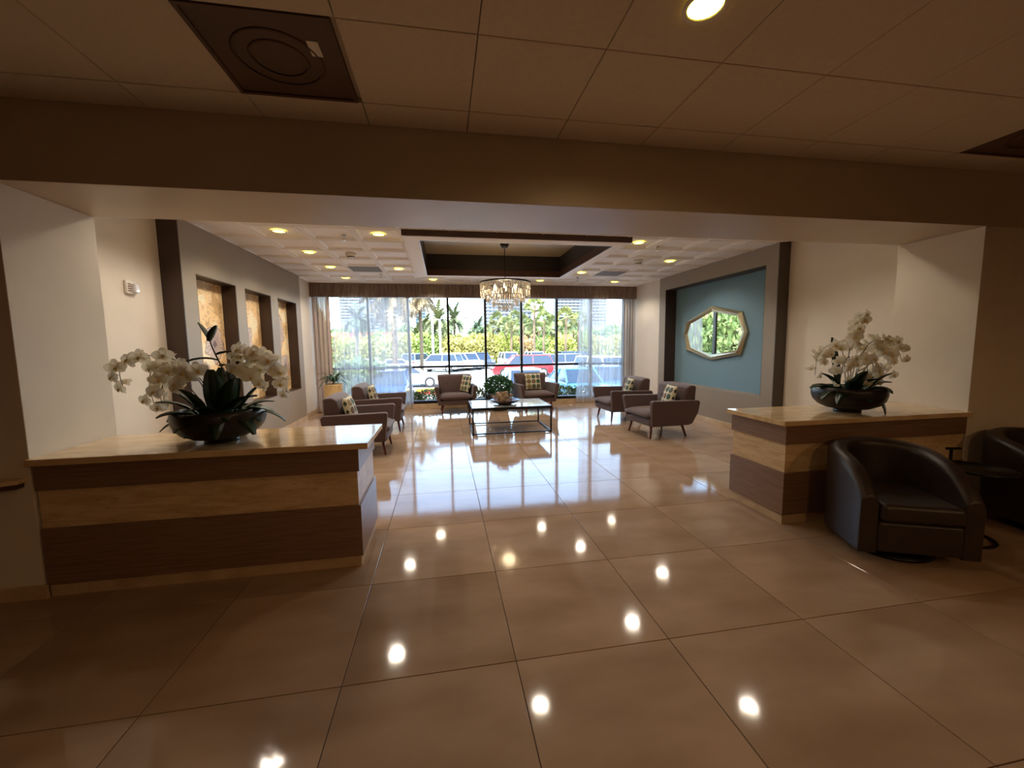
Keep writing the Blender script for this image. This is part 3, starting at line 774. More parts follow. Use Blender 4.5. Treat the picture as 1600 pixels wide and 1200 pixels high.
orchid('white orchids in a wide dark bowl on the left counter', (-1.545, 3.08, .88),
       [([(-.03, 0, .17), (-.10, 0, .40), (-.22, -.02, .56), (-.40, -.04, .60), (-.54, -.05, .52), (-.53, -.05, .36)], .36, 12),
        ([(-.05, .03, .17), (-.16, .03, .33), (-.24, .0, .48), (-.33, -.02, .55), (-.40, -.02, .44), (-.36, -.05, .22)], .42, 9),
        ([(.0, -.03, .17), (-.04, -.04, .36), (-.13, -.06, .50), (-.24, -.08, .49), (-.30, -.08, .36), (-.30, -.08, .24)], .34, 12),
        ([(.02, -.02, .17), (.0, -.04, .38), (-.06, -.07, .50), (-.16, -.08, .46), (-.19, -.08, .36)], .5, 7),
        ([(.05, .0, .17), (.06, -.02, .42), (.13, -.03, .60), (.25, -.04, .63), (.36, -.05, .58), (.44, -.05, .44), (.46, -.05, .30)], .38, 16),
        ([(.04, .03, .17), (.06, .05, .40), (.10, .04, .56), (.20, .03, .62), (.30, .02, .53), (.33, .0, .38)], .42, 12),
        ([(.06, -.02, .17), (.10, -.04, .38), (.16, -.05, .50), (.26, -.06, .48), (.32, -.06, .36)], .45, 9)],
       [(-2.7, .26, .040, .35, 1.2), (-1.9, .24, .046, .3, 1.5), (-.6, .32, .050, .45, 1.5), (.1, .30, .040, .5, 1.3), (.9, .24, .045, .6, 1.1),
        (2.2, .25, .044, .7, 1.2), (3.0, .24, .042, .5, 1.2), (-1.2, .28, .05, .5, 1.7), (-2.3, .22, .045, .9, 1.1), (.5, .24, .045, 1.0, 1.0),
        (1.4, .40, .060, 5, .15), (-1.3, .34, .065, 4, .35), (.2, .30, .05, 2.2, .8), (-1.9, .26, .055, 2.4, .8), (-.4, .30, .055, 1.4, 1.0), (2.8, .28, .05, 1.6, 1.0),
        (-1.0, .24, .055, 1.0, 1.5), (-2.1, .22, .05, .6, 1.7), (-.7, .30, .06, 2.6, .6), (1.9, .34, .055, 3.5, .3), (-2.6, .26, .05, 1.4, 1.0), (-.3, .26, .055, .8, 1.6), (-.1, .24, .05, .9, 1.3), (-1.6, .22, .05, 1.5, 1.3)], 11, G3)
oL = [o for o in bpy.data.objects if o.name == 'orchid_arrangement'][0]
MB().tube(bez([(.06, .02, .17), (.05, .02, .42), (-.01, .0, .64), (-.02, -.01, .70)], 12), .006, 6, .004).build('stem', STEM, oL, smooth=True)
for bp_, dv, L_, w_, dr_ in (((-.02, -.01, .69), (-.55, -.1, 1), .14, .045, -.3), ((-.02, -.01, .69), (.6, -.1, 1), .12, .04, -.3), ((.01, .0, .60), (1, -.3, .35), .13, .026, .3),
                             ((.02, .0, .56), (-1, -.3, .5), .24, .034, 1.1), ((.03, .0, .52), (1, -.5, .4), .18, .036, .9)):
    q = MB(); leaf_blade(q, bp_, dv, L_, w_, dr_); q.build('leaf', LEAF, oL, smooth=True)
orchid('white orchids in a wide dark bowl on the right counter', (3.64, 3.08, .88),
       [([(-.03, 0, .17), (-.06, 0, .42), (-.14, -.02, .58), (-.28, -.03, .60), (-.38, -.03, .50), (-.40, -.03, .34)], .42, 13),
        ([(.0, 0, .17), (.0, .02, .45), (.02, .02, .65), (.06, .0, .80), (.10, -.02, .88)], .38, 14),
        ([(.02, -.02, .17), (.05, -.03, .42), (.13, -.04, .60), (.28, -.04, .66), (.42, -.05, .60), (.50, -.05, .44)], .40, 17),
        ([(.03, .02, .17), (.08, .02, .42), (.18, .02, .56), (.30, .0, .58), (.38, -.02, .46), (.38, -.02, .32)], .42, 13),
        ([(-.02, -.03, .17), (-.06, -.06, .40), (-.10, -.07, .50), (-.17, -.08, .42), (-.19, -.08, .26)], .34, 10),
        ([(.0, -.03, .17), (.02, -.07, .42), (.05, -.1, .50), (.04, -.12, .40), (.02, -.12, .26)], .40, 9),
        ([(.04, -.02, .17), (.09, -.05, .36), (.14, -.07, .44), (.17, -.08, .36), (.17, -.08, .24)], .5, 5)],
       [(-2.9, .28, .034, .5, 1.2), (-2.6, .30, .036, .35, 1.1), (-1.9, .22, .045, .5, 1.4), (-1.0, .28, .06, .3, 2.4), (-.2, .28, .034, .7, 1.3), (.4, .25, .04, .7, 1.2),
        (1.2, .2, .04, .8, 1.0), (2.4, .22, .04, .9, 1.0), (3.0, .24, .045, .9, 1.1), (-.6, .22, .055, 1.4, 1.1), (-1.5, .22, .055, 1.8, 1.0), (.1, .24, .055, 1.8, .9),
        (-2.3, .24, .05, 1.6, 1.1), (-1.2, .2, .055, 1.2, 1.5), (-.9, .24, .055, 2.2, .9), (-1.9, .24, .055, 2.6, .8), (1.6, .5, .045, 6, .1), (2.9, .24, .05, 2.0, .9)], 23, G3)

# ------------------------------------------------------------------ armchairs
def armchair(label):
    t = thing('armchair', label, 'armchair', (0, 0, 0), 0, 'mauve-brown mid-century lounge armchairs')
    prof = [(.05, .20), (.0, .60), (.02, .625), (.84, .605), (.87, .57), (.855, .40), (.78, .225), (.72, .20)]
    for s in (-1, 1):
        b = MB(); n = len(prof); vs = []
        for side, (xb, xt) in enumerate((((.33), (.385)), ((.40), (.475)))):
            for (y, z) in prof:
                k = (z - .2) / .42; x = (xb + (xt - xb) * k ** .8) * s; vs.append((x, y, z))
        b.add(vs, [tuple(range(n)), tuple(range(n, 2 * n))[::-1]] + [(i, (i + 1) % n, n + (i + 1) % n, n + i) for i in range(n)])
        b.build('arm', FAB, t, bevel=.018, seg=3)
    MB().box(-.345, .345, .035, .70, .20, .30).build('seat_base', FAB, t, bevel=.02, seg=3)
    # seat cushion
    b = MB(); nx, ny = 8, 8; x0, x1, y0, y1 = -.355, .355, .0, .64
    top = []; bot = []
    for j in range(ny + 1):
        for i in range(nx + 1):
            u, v = i / nx, j / ny; e = (1 - (2 * u - 1) ** 6) * (1 - (2 * v - 1) ** 6)
            top.append((x0 + (x1 - x0) * u, y0 + (y1 - y0) * v, .385 + .055 * e ** .5)); bot.append((x0 + (x1 - x0) * u, y0 + (y1 - y0) * v, .355 - .05 * e ** .5))
    N = (nx + 1) * (ny + 1); fs = []
    for j in range(ny):
        for i in range(nx):
            a = j * (nx + 1) + i; fs.append((a, a + 1, a + nx + 2, a + nx + 1)); fs.append((N + a, N + a + nx + 1, N + a + nx + 2, N + a + 1))
    rim = [i for i in range(nx + 1)] + [(j) * (nx + 1) + nx for j in range(1, ny + 1)] + [ny * (nx + 1) + i for i in range(nx - 1, -1, -1)] + [j * (nx + 1) for j in range(ny - 1, 0, -1)]
    for k in range(len(rim)): a, c = rim[k], rim[(k + 1) % len(rim)]; fs.append((a, N + a, N + c, c))
    b.add(top + bot, fs).build('seat_cushion', FAB, t, smooth=True)
    # back: leaning pad, wider at the top
    b = MB(); sec = [(.60, .34), (.625, .60), (.68, .80), (.72, .835), (.82, .835), (.855, .80), (.86, .60), (.84, .24), (.64, .24)]
    vs = []; n = len(sec)
    xs = [-1, -.92, -.5, 0, .5, .92, 1]
    for q in xs:
        for (y, z) in sec:
            wd = .345 + .055 * max(0, (z - .55) / .28); bul = (1 - q ** 4) * .02
            yy = y - (bul if y < .7 else -bul * .6); zz = z + (.012 * (1 - q ** 4) if z > .75 else 0)
            if abs(q) == 1: yy = .74 + (yy - .74) * .86
            vs.append((q * wd, yy, zz))
    fs = [tuple(range(n)), tuple(range((len(xs) - 1) * n, len(xs) * n))[::-1]]
    for i in range(len(xs) - 1):
        for k in range(n): fs.append((i * n + k, (i + 1) * n + k, (i + 1) * n + (k + 1) % n, i * n + (k + 1) % n))
    b.add(vs, fs); b.build('backrest', FAB, t, bevel=.02, seg=3)
    for s in (-1, 0, 1): MB().lathe([(.001, 0), (.013, .003), (.015, .010)], 10, cap=False).build('button', FAB, t, smooth=True, loc=(.17 * s, .606, .64), rot=(PI / 2 + .0, 0, 0))
    for sx in (-1, 1):
        for (y, dy) in ((.10, -.035), (.66, .06)):
            b = MB(); b.tube([(sx * .285, y, .205), (sx * .325, y + dy, .0)], .024, 10, .013); b.build('leg', LEGW, t, smooth=True)
    return t
def pillow_mesh():
    NX = 20; w = .205; vs = []; fs = []
    def h(u, v):
        e = (1 - abs(u) ** 3) * (1 - abs(v) ** 3); return .065 * max(0, e) ** .55
    for sgn in (1, -1):
        for j in range(NX + 1):
            for i in range(NX + 1):
                u, v = 2 * i / NX - 1, 2 * j / NX - 1; p = 1 - .06 * (1 - v * v) * abs(u) ** 2; q = 1 - .06 * (1 - u * u) * abs(v) ** 2
                vs.append((u * w * p, sgn * h(u, v), v * w * q))
    N = (NX + 1) ** 2
    for j in range(NX):
        for i in range(NX):
            a = j * (NX + 1) + i; fs.append((a, a + 1, a + NX + 2, a + NX + 1)); fs.append((N + a, N + a + NX + 1, N + a + NX + 2, N + a + 1))
    me = bpy.data.meshes.new('pillow'); me.from_pydata(vs, [], fs)
    bm = bmesh.new(); bm.from_mesh(me); bmesh.ops.remove_doubles(bm, verts=bm.verts, dist=.0005); bmesh.ops.recalc_face_normals(bm, faces=bm.faces); bm.to_mesh(me); bm.free()
    for p in me.polygons: p.use_smooth = True
    m = bpy.data.materials.new('dotted_pillow_cloth'); m.use_nodes = True; nt = m.node_tree; bs = nt.nodes['Principled BSDF']; bs.inputs['Roughness'].default_value = .85
    tc = nt.nodes.new('ShaderNodeTexCoord'); sp = nt.nodes.new('ShaderNodeSeparateXYZ'); nt.links.new(tc.outputs['Object'], sp.inputs[0])
    def math_(op, a, b=None, c=None):
        n = nt.nodes.new('ShaderNodeMath'); n.operation = op
        for k, x in enumerate((a, b, c)):
            if x is None: continue
            if isinstance(x, (int, float)): n.inputs[k].default_value = x
            else: nt.links.new(x, n.inputs[k])
        return n.outputs[0]
    cell = .115
    ix = math_('DIVIDE', sp.outputs[0], cell); iz = math_('DIVIDE', sp.outputs[2], cell)
    ix = math_('ADD', ix, 10.5); iz = math_('ADD', iz, 10.5)
    fx = math_('SUBTRACT', math_('FRACT', ix), .5); fz = math_('SUBTRACT', math_('FRACT', iz), .5)
    d = math_('SQRT', math_('ADD', math_('MULTIPLY', fx, fx), math_('MULTIPLY', fz, fz)))
    dot = math_('LESS_THAN', d, .42); ringi = math_('GREATER_THAN', d, .30)
    cv = nt.nodes.new('ShaderNodeCombineXYZ'); nt.links.new(math_('FLOOR', ix), cv.inputs[0]); nt.links.new(math_('FLOOR', iz), cv.inputs[1])
    wnz = nt.nodes.new('ShaderNodeTexWhiteNoise'); wnz.noise_dimensions = '2D'; nt.links.new(cv.outputs[0], wnz.inputs['Vector'])
    r = nt.nodes.new('ShaderNodeValToRGB'); r.color_ramp.interpolation = 'CONSTANT'; els = r.color_ramp.elements
    els[0].color = rgb(78, 92, 62); els[1].position = .3; els[1].color = rgb(118, 88, 60)
    for p_, c_ in ((.5, rgb(46, 80, 60)), (.7, rgb(150, 122, 74)), (.85, rgb(84, 88, 84))): e = els.new(p_); e.color = c_
    nt.links.new(wnz.outputs['Value'], r.inputs[0])
    m1 = nt.nodes.new('ShaderNodeMix'); m1.data_type = 'RGBA'; m1.inputs[6].default_value = rgb(190, 180, 152); nt.links.new(dot, m1.inputs[0]); nt.links.new(r.outputs[0], m1.inputs[7])
    m2 = nt.nodes.new('ShaderNodeMix'); m2.data_type = 'RGBA'; m2.blend_type = 'MULTIPLY'; m2.inputs[7].default_value = (.5, .5, .5, 1)
    nt.links.new(math_('MULTIPLY', dot, ringi), m2.inputs[0]); nt.links.new(m1.outputs[2], m2.inputs[6]); nt.links.new(m2.outputs[2], bs.inputs['Base Color'])
    me.materials.append(m)
    return me
PM = pillow_mesh()
# place: chair faces -y locally
chairs = [((-.77, 6.10, 0), PI / 2, 'mauve-brown armchair nearest the left counter, facing the coffee table', (-.20, .53, .50), .0, .25),
          ((-.73, 7.68, 0), PI / 2, 'mauve-brown armchair on the left, farther one beside the tall pale planter', (-.16, .53, .50), .0, .2),
          ((.27, 8.93, 0), .03, 'mauve-brown armchair at the window, left of the dark bowl planter', (.25, .46, .50), -1.15, .25),
          ((2.17, 8.86, 0), .12, 'mauve-brown armchair at the window, right of the dark bowl planter', (.0, .53, .51), .0, .22),
          ((3.13, 6.16, 0), -PI / 2 + .08, 'mauve-brown armchair under the mirror, nearest the right counter', (.16, .50, .50), -.25, .3),
          ((3.12, 7.62, 0), -PI / 2 + .04, 'mauve-brown armchair on the right, farther one by the sheer curtain', (.16, .50, .50), -.25, .3)]
A0 = armchair(chairs[0][2]); KIDS[A0] = kids(A0)
plab = ['dotted throw pillow on the armchair nearest the left counter', 'dotted throw pillow on the farther left armchair beside the planter',
        'dotted throw pillow tucked upright at the right arm of the left window armchair', 'dotted throw pillow upright on the right window armchair back',
        'dotted throw pillow on the armchair under the mirror', 'dotted throw pillow on the farther right armchair by the curtain']
for k, (loc, rz, lb, pp, prz, tilt) in enumerate(chairs):
    if k == 0: a = A0; a.location = loc; a.rotation_euler = (0, 0, rz)
    else: a = dup(A0, lb, loc, rz)
    c, s = math.cos(rz), math.sin(rz); P = Vector((loc[0] + pp[0] * c - pp[1] * s, loc[1] + pp[0] * s + pp[1] * c, .45 + .19))
    pw = link('throw_pillow', PM); pw.location = P
    pw.rotation_euler = (Matrix.Rotation(rz + prz, 3, 'Z') @ Matrix.Rotation(-tilt, 3, 'X')).to_euler()
    tag(pw, plab[k], 'pillow', 'dotted throw pillows on the armchairs')

# ------------------------------------------------------------------ coffee table and centrepiece
ct = thing('coffee_table', 'rectangular coffee table with a pale stone top on a thin black metal frame', 'table', (1.145, 7.185, 0))
hx, hy = .69, .49
MB().box(-hx + .012, hx - .012, -hy + .012, hy - .012, .450, .468).build('tabletop', MARB, ct, bevel=.002)
q = .0125
b = MB()
for s in (-1, 1):
    b.box(-hx, hx, s * (hy - q) - q, s * (hy - q) + q, .435, .462) if False else b.box(-hx, hx, (s * hy - (2 * q if s > 0 else 0)), (s * hy + (0 if s > 0 else 2 * q)), .425, .450)
    b.box((s * hx - (2 * q if s > 0 else 0)), (s * hx + (0 if s > 0 else 2 * q)), -hy + 2 * q, hy - 2 * q, .425, .450)
    b.box(-hx, hx, (s * hy - (.012 if s > 0 else 0)), (s * hy + (0 if s > 0 else .012)), .450, .469)
    b.box((s * hx - (.012 if s > 0 else 0)), (s * hx + (0 if s > 0 else .012)), -hy + .012, hy - .012, .450, .469)
b.build('top_frame', BLACK, ct)
for sx in (-1, 1):
    for sy in (-1, 1):
        x, y = sx * (hx - q), sy * (hy - q); MB().box(x - q, x + q, y - q, y + q, .0, .425).build('leg', BLACK, ct)
for s in (-1, 1):
    y = s * (hy - q); MB().box(-hx + 2 * q, hx - 2 * q, y - q * .8, y + q * .8, .012, .032).build('stretcher', BLACK, ct)
    x = s * (hx - q); MB().box(x - q * .8, x + q * .8, -hy + 2 * q, hy - 2 * q, .012, .032).build('stretcher', BLACK, ct)
tw = mat('driftwood', rgb(196, 166, 128), .6, col2=rgb(130, 98, 66), vscale=30)
dkw = mat('dark_carved_wood', rgb(64, 40, 28), .4, var=.3, vscale=12)
sl = thing('round_tray', 'small round silver rimmed tray under the twig bowl on the coffee table', 'tray', (1.06, 6.98, .469))
MB().lathe([(.0, .0), (.20, .0), (.215, .012), (.212, .016), (.195, .006), (.0, .006)], 36, cap=False).build('dish', mat('dull_silver', rgb(186, 190, 190), .25, metal=.8), sl, smooth=True)
bw = thing('decorative_bowl', 'dark carved wooden bowl heaped with pale woven twigs on the coffee table', 'bowl', (1.06, 6.98, .476))
MB().lathe([(.0, .0), (.10, .0), (.13, .012), (.22, .05), (.265, .085), (.255, .09), (.20, .062), (.10, .03), (.0, .028)], 32, cap=False, sx=1.0).build('bowl', dkw, bw, smooth=True)
rnd = random.Random(4)
for k in range(34):
    a = rnd.random() * 2 * PI; r = .03 + .13 * rnd.random(); c = Vector((r * math.cos(a) * .9 - .04, r * math.sin(a) * .9, .10 + .05 * rnd.random()))
    R = .05 + .05 * rnd.random(); e1 = Vector((rnd.uniform(-1, 1), rnd.uniform(-1, 1), rnd.uniform(-.6, 1))).normalized(); e2 = e1.cross(Vector((rnd.random(), rnd.random(), .3))).normalized()
    pts = [c + e1 * R * math.cos(x) + e2 * R * math.sin(x) for x in [i * .55 for i in range(9)]]
    pts = [Vector((p.x, p.y, max(.055 + .3 * max(0, math.hypot(p.x, p.y) - .12), p.z))) for p in pts]
    MB().tube(pts, .0085, 6, .006).build('twig', tw, bw, smooth=True)

# ------------------------------------------------------------------ planters
def blades(t, n, seed, L0, L1, w, z, spread, m, up0=.8, up1=3.0, droop=(1.2, 2.2)):
    rnd = random.Random(seed)
    for k in range(n):
        az = 2 * PI * k / n + rnd.uniform(-.3, .3); up = rnd.uniform(up0, up1); b = MB()
        r = spread * rnd.random()
        leaf_blade(b, (r * math.cos(az), r * math.sin(az), z), (math.cos(az), math.sin(az), up), rnd.uniform(L0, L1), w * rnd.uniform(.8, 1.2), rnd.uniform(*droop), .12, 8)
        b.build('leaf', m, t, smooth=True)
tp = thing('tall_planter', 'tall round pale yellow planter with drooping leaves before the left drape', 'planter', (-2.38, 9.28, 0))
MB().lathe([(.0, .0), (.165, .0), (.17, .01), (.195, .70), (.197, .725), (.182, .725), (.18, .68), (.0, .68)], 36, cap=False).build('pot', mat('pale_yellow_pot', rgb(226, 194, 140), .45, var=.05), tp, smooth=True)
MB().lathe([(.0, .70), (.178, .695), (.178, .68), (.0, .68)], 24, cap=False).build('soil', MOSS, tp)
PLF = mat('planter_leaf', rgb(52, 78, 44), .4, var=.35, vscale=8)
MB().tube([(0, 0, .69), (.01, 0, .88)], .018, 8, .012).build('stem', STEM, tp)
blades(tp, 34, 5, .22, .40, .017, .78, .08, PLF, .5, 4.0, (1.6, 3.0))
bp = thing('bowl_planter', 'low dark round planter with a bushy green shrub between the window armchairs', 'planter', (1.27, 9.30, 0))
MB().lathe([(.0, .0), (.19, .0), (.2, .02), (.27, .30), (.29, .41), (.275, .41), (.26, .35), (.0, .35)], 36, cap=False).build('pot', mat('charcoal_pot', rgb(44, 42, 44), .45, var=.15), bp, smooth=True)
MB().lathe([(.0, .37), (.264, .36), (.26, .35), (.0, .35)], 24, cap=False).build('soil', MOSS, bp)
def leaf_cloud(n, rx, ry, rz, ls, seed, cz, flat=.25):
    rnd = random.Random(seed); b = MB()
    for k in range(n):
        while True:
            v = Vector((rnd.uniform(-1, 1), rnd.uniform(-1, 1), rnd.uniform(-1, 1)))
            if .01 < v.length < 1: break
        rr = v.length; v = v.normalized() * (rr ** .45)
        lump = 1 + .18 * math.sin(v.x * 7 + seed) * math.cos(v.z * 6 + v.y * 5)
        p = Vector((v.x * rx, v.y * ry, cz + v.z * rz)) * lump if False else Vector((v.x * rx * lump, v.y * ry * lump, cz + v.z * rz * lump))
        d = (v + Vector((rnd.uniform(-1, 1), rnd.uniform(-1, 1), rnd.uniform(-.6, 1)))).normalized(); s = d.cross(Vector((rnd.uniform(-1, 1), rnd.uniform(-1, 1), rnd.uniform(-1, 1)))).normalized()
        L = ls * rnd.uniform(.7, 1.3); w = L * flat; nn = d.cross(s) * L * .08
        b.add([p, p + d * L * .5 + s * w + nn, p + d * L, p + d * L * .5 - s * w + nn, p + d * L * .45 - nn], [(0, 4, 1), (4, 2, 1), (0, 3, 4), (4, 3, 2)])
    return b
f_ = leaf_cloud(1500, .29, .25, .20, .065, 3, .58, .3).build('foliage', mat('shrub_leaf', rgb(70, 120, 76), .45, var=.4, vscale=8), bp, fix=False); f_['kind'] = 'stuff'
MB().tube([(0, 0, .36), (.0, 0, .6)], .012, 6).build('stem', STEM, bp)

# ------------------------------------------------------------------ leather tub chairs and side table
def tub(label, loc, rz):
    t = thing('tub_chair', label, 'armchair', loc, rz, 'dark leather swivel tub chairs')
    # plan: U open at -y ; path angle from front-left round the back to front-right
    n = 40; path = []
    hw, dp = .29, .60          # half width, depth of centre line
    for i in range(n + 1):
        s = i / n; L1 = .36; arc = PI * hw; tot = 2 * L1 + arc; d = s * tot
        if d < L1: p = (-hw, d, -1, 0)
        elif d < L1 + arc:
            a = PI - (d - L1) / hw; p = (hw * math.cos(a), L1 + hw * math.sin(a) * .92, math.cos(a), math.sin(a))
        else: p = (hw, L1 - (d - L1 - arc), 1, 0)
        path.append(p)
    b = MB(); sec_n = 12; vs = []
    for i, (x, y, nx, ny) in enumerate(path):
        s = i / n; k = math.sin(PI * s)           # 0 at the front ends, 1 at the back
        H = .58 + .17 * (k ** .8); th = .055 + .012 * k
        e = min(1, min(s, 1 - s) / .03) if False else 1
        zb = .075
        ring = [(-th, zb), (-th, H - .06), (-th * .8, H - .02), (-th * .3, H), (th * .3, H), (th * .8, H - .02), (th, H - .06), (th, zb)]
        lean = .0 if k < .2 else .02 * k
        for (q, z) in ring:
            o = q + lean * (z - .3); vs.append((x + nx * o, y + ny * o, z))
    m = 8; fs = [tuple(range(m)), tuple(range(n * m, (n + 1) * m))[::-1]]
    for i in range(n):
        for k in range(m): fs.append((i * m + k, (i + 1) * m + k, (i + 1) * m + (k + 1) % m, i * m + (k + 1) % m))
    # rounded front ends: the top of the arm rolls down
    for i in range(n + 1):
        dd = max(0, 1 - min(i, n - i) / 7.0) ** 2.4 * 1.1
        for k in range(m):
            x, y, z = vs[i * m + k]
            if z > .3: vs[i * m + k] = (x, y, z - .10 * dd)
    b.add(vs, fs); b.build('shell', LEATH, t, bevel=.012, seg=2)
    MB().box(-.238, .238, -.01, .50, .09, .30).build('front_panel', LEATH, t, bevel=.02, seg=3)
    b = MB(); pts = [(-.234, -.03), (.234, -.03), (.234, .36)] + [(.234 * math.cos(a), .36 + .22 * math.sin(a)) for a in [PI * k / 10 for k in range(1, 10)]] + [(-.234, .36)]
    b.prism(pts, .305, .43, 'z'); b.build('seat_cushion', LEATH, t, bevel=.035, seg=4)
    MB().lathe([(.0, .0), (.25, .0), (.25, .02), (.08, .03), (.06, .075), (.0, .075)], 36, c=(0, .31), cap=False).build('swivel_base', BLACK, t, smooth=True)
    return t
T0 = tub('dark leather swivel tub chair in front of the right counter', (3.09, 2.07, 0), 0)
T0.rotation_euler = (0, 0, -.40)
KIDS[T0] = kids(T0)
dup(T0, 'dark leather swivel tub chair cut off by the right picture edge', (4.70, 2.06, 0), -.30)
st = thing('side_table', 'black round side table with a T-shaped handle between the leather tub chairs', 'table', (3.95, 2.38, 0))
b = MB(); R = .18
b.tube([(-.06 + R * math.cos(a), -.03 + R * math.sin(a), .011) for a in [2 * PI * k / 40 for k in range(41)]], .011, 8); b.build('base_ring', BLACK, st, smooth=True)
MB().tube([(.14, .20, .011), (.14, .20, .625)], .011, 10).build('post', BLACK, st, smooth=True)
MB().lathe([(.0, .495), (.205, .495), (.21, .502), (.21, .514), (.202, .516), (.20, .508), (.0, .508)], 40, c=(.16, .03), cap=False).build('tabletop', BLACK, st, smooth=True)
MB().tube([(.09, .20, .632), (.20, .18, .632)], .011, 8).build('handle', BLACK, st, smooth=True)
MB().tube([(.14, .20, .011), (.02, .10, .011)], .010, 8).build('base_bar', BLACK, st)

# ------------------------------------------------------------------ OUTSIDE
GZ = -1.0
ASPH = mat('asphalt', rgb(166, 163, 158), .9, var=.12, vscale=.6)
gr = struct(MB().box(-90, 130, 13.0, 260, GZ - .3, GZ).build('floor', ASPH)); gr['label'] = 'pale parking lot paving outside the window'
gb = MB(); gb.add([(-30, 10.5, -.12), (40, 10.5, -.12), (40, 12.2, -.12), (-30, 12.2, -.12), (40, 14.0, GZ), (-30, 14.0, GZ)], [(0, 1, 2, 3), (3, 2, 4, 5)])
gb.add([(-30, 10.5, -1.2), (40, 10.5, -1.2), (40, 14.0, -1.2), (-30, 14.0, -1.2)], [(3, 2, 1, 0)])
gbo = struct(gb.build('floor', mat('mulch_bed', rgb(90, 74, 54), .9, var=.4, vscale=6))); gbo['label'] = 'planting bed sloping down to the lot'
STRIPE = mat('paint_stripe', rgb(240, 238, 230), .7)
for k, u in enumerate((700, 735, 770)):
    p = along(u, 24, GZ); tag(MB().box(p.x, p.x + .12, 21, 26, GZ, GZ + .01).build('parking_line', STRIPE), 'white painted parking line ' + ('left of the left window armchair', 'straight behind the left window armchair', 'behind the dark bowl planter')[k], 'road marking', 'white parking lines')

def shrub(nm, mesh, x, y, z, s, col, label, grp, cat='shrub', sz=None, trunk=None):
    t = thing(nm, label, cat, (x, y, z), random.random() * 6, grp); t.scale = (s, s, sz or s)
    f = link('foliage', mesh, t); f.color = tuple(v * .72 for v in col) + (1,); f['kind'] = 'stuff'
    if trunk: link('trunk', trunk, t)
    return t
FOL = mat('outdoor_foliage', (1, 1, 1, 1), .6, var=.45, vscale=1.2, objcol=True)
def mesh_of(b, name, m):
    me = bpy.data.meshes.new(name); me.from_pydata(b.v, [], b.f); me.materials.append(m); return me
LOWM = mesh_of(leaf_cloud(900, .55, .40, .26, .085, 8, .25, .3), 'foliage', FOL)
BUSHM = mesh_of(leaf_cloud(1900, 1.0, .8, .95, .20, 9, .9, .4), 'foliage', FOL)
tb = MB(); tb.tube([(0, 0, -.1), (.02, 0, .5), (.0, .05, 1.0)], .06, 7, .03); BTR = mesh_of(tb, 'trunk', mat('bark', rgb(120, 100, 80), .9))
tl = MB(); tl.tube([(0, 0, -.02), (.02, 0, .2)], .02, 6, .01); LTR = mesh_of(tl, 'trunk', MATS['bark'])
rnd = random.Random(12)
for k in range(11):
    x = -2.2 + k * .62; green = k % 3
    shrub('low_shrub', LOWM, x, 10.95 + rnd.uniform(-.06, .06), -.12, rnd.uniform(.8, .95), ((.35, .42, .10), (.16, .34, .09), (.50, .44, .14))[green],
          ['first', 'second', 'third', 'fourth', 'fifth', 'sixth', 'seventh', 'eighth', 'ninth', 'tenth', 'eleventh'][k] + ' low clipped shrub from the left, in the row outside the window', 'low shrubs along the window', trunk=LTR)
# croton and sea-grape hedge trees behind the lot
cols = [(.66, .70, .16), (.74, .66, .20), (.50, .64, .16), (.80, .56, .26), (.46, .62, .18), (.74, .74, .22)]
names = ['yellow-green', 'golden', 'bright green', 'orange-tinged', 'green', 'lime yellow']
ORD = ['first', 'second', 'third', 'fourth', 'fifth', 'sixth', 'seventh', 'eighth', 'ninth', 'tenth', 'eleventh', 'twelfth', 'thirteenth', 'fourteenth', 'fifteenth', 'sixteenth', 'seventeenth', 'eighteenth', 'nineteenth', 'twentieth']
CNT = {}
for k in range(-19, 34):
    u = 488 + k * 15.0 + rnd.uniform(-4, 4); Y = 56 + 3.5 * (k % 2) + rnd.uniform(-1, 1); p = along(u, Y, GZ); c = rnd.choice((0, 1, 2, 0, 5, 4, 5, 3, 2))
    if 700 < u < 760: c = rnd.choice((0, 5, 1))
    if 815 < u < 835: c = 3
    s = rnd.uniform(1.7, 2.3)
    side = 'beyond the left sheer, seen in the mirror' if k < 2 else 'behind the parked cars'
    CNT[(c, side)] = CNT.get((c, side), -1) + 1
    shrub('broadleaf_tree', BUSHM, p.x, Y, GZ, s, cols[c], ORD[CNT[(c, side)]] + ' ' + names[c] + ' hedge tree from the left, ' + side, 'hedge trees behind the cars', 'tree', trunk=BTR)
for k in range(-9, 16):
    u = 500 + k * 32 + rnd.uniform(-6, 6); Y = 72 + 8 * (k % 2) + rnd.uniform(-1, 1); p = along(u, Y, GZ)
    if 715 < u < 742: continue
    shrub('shade_tree', BUSHM, p.x, Y, GZ, rnd.uniform(2.5, 3.1) * (1.15 if u > 760 else 1), (.36, .50, .18), 'tall muted green tree behind the hedge row, ' + (ORD[k] + ' from the left window edge' if k >= 0 else ORD[-k - 1] + ' beyond the left window edge'), 'tall trees behind the hedge row', 'tree', trunk=BTR)

for k in range(9):
    u = 250 + k * 27; Y = 30 + 5 * (k % 2); p = along(u, Y, GZ)
    shrub('shade_tree', BUSHM, p.x, Y, GZ, 2.2, (.40, .52, .16), ORD[k] + ' leafy tree west of the lot, seen only in the wall mirror', 'trees seen in the mirror', 'tree', sz=3.0, trunk=BTR)
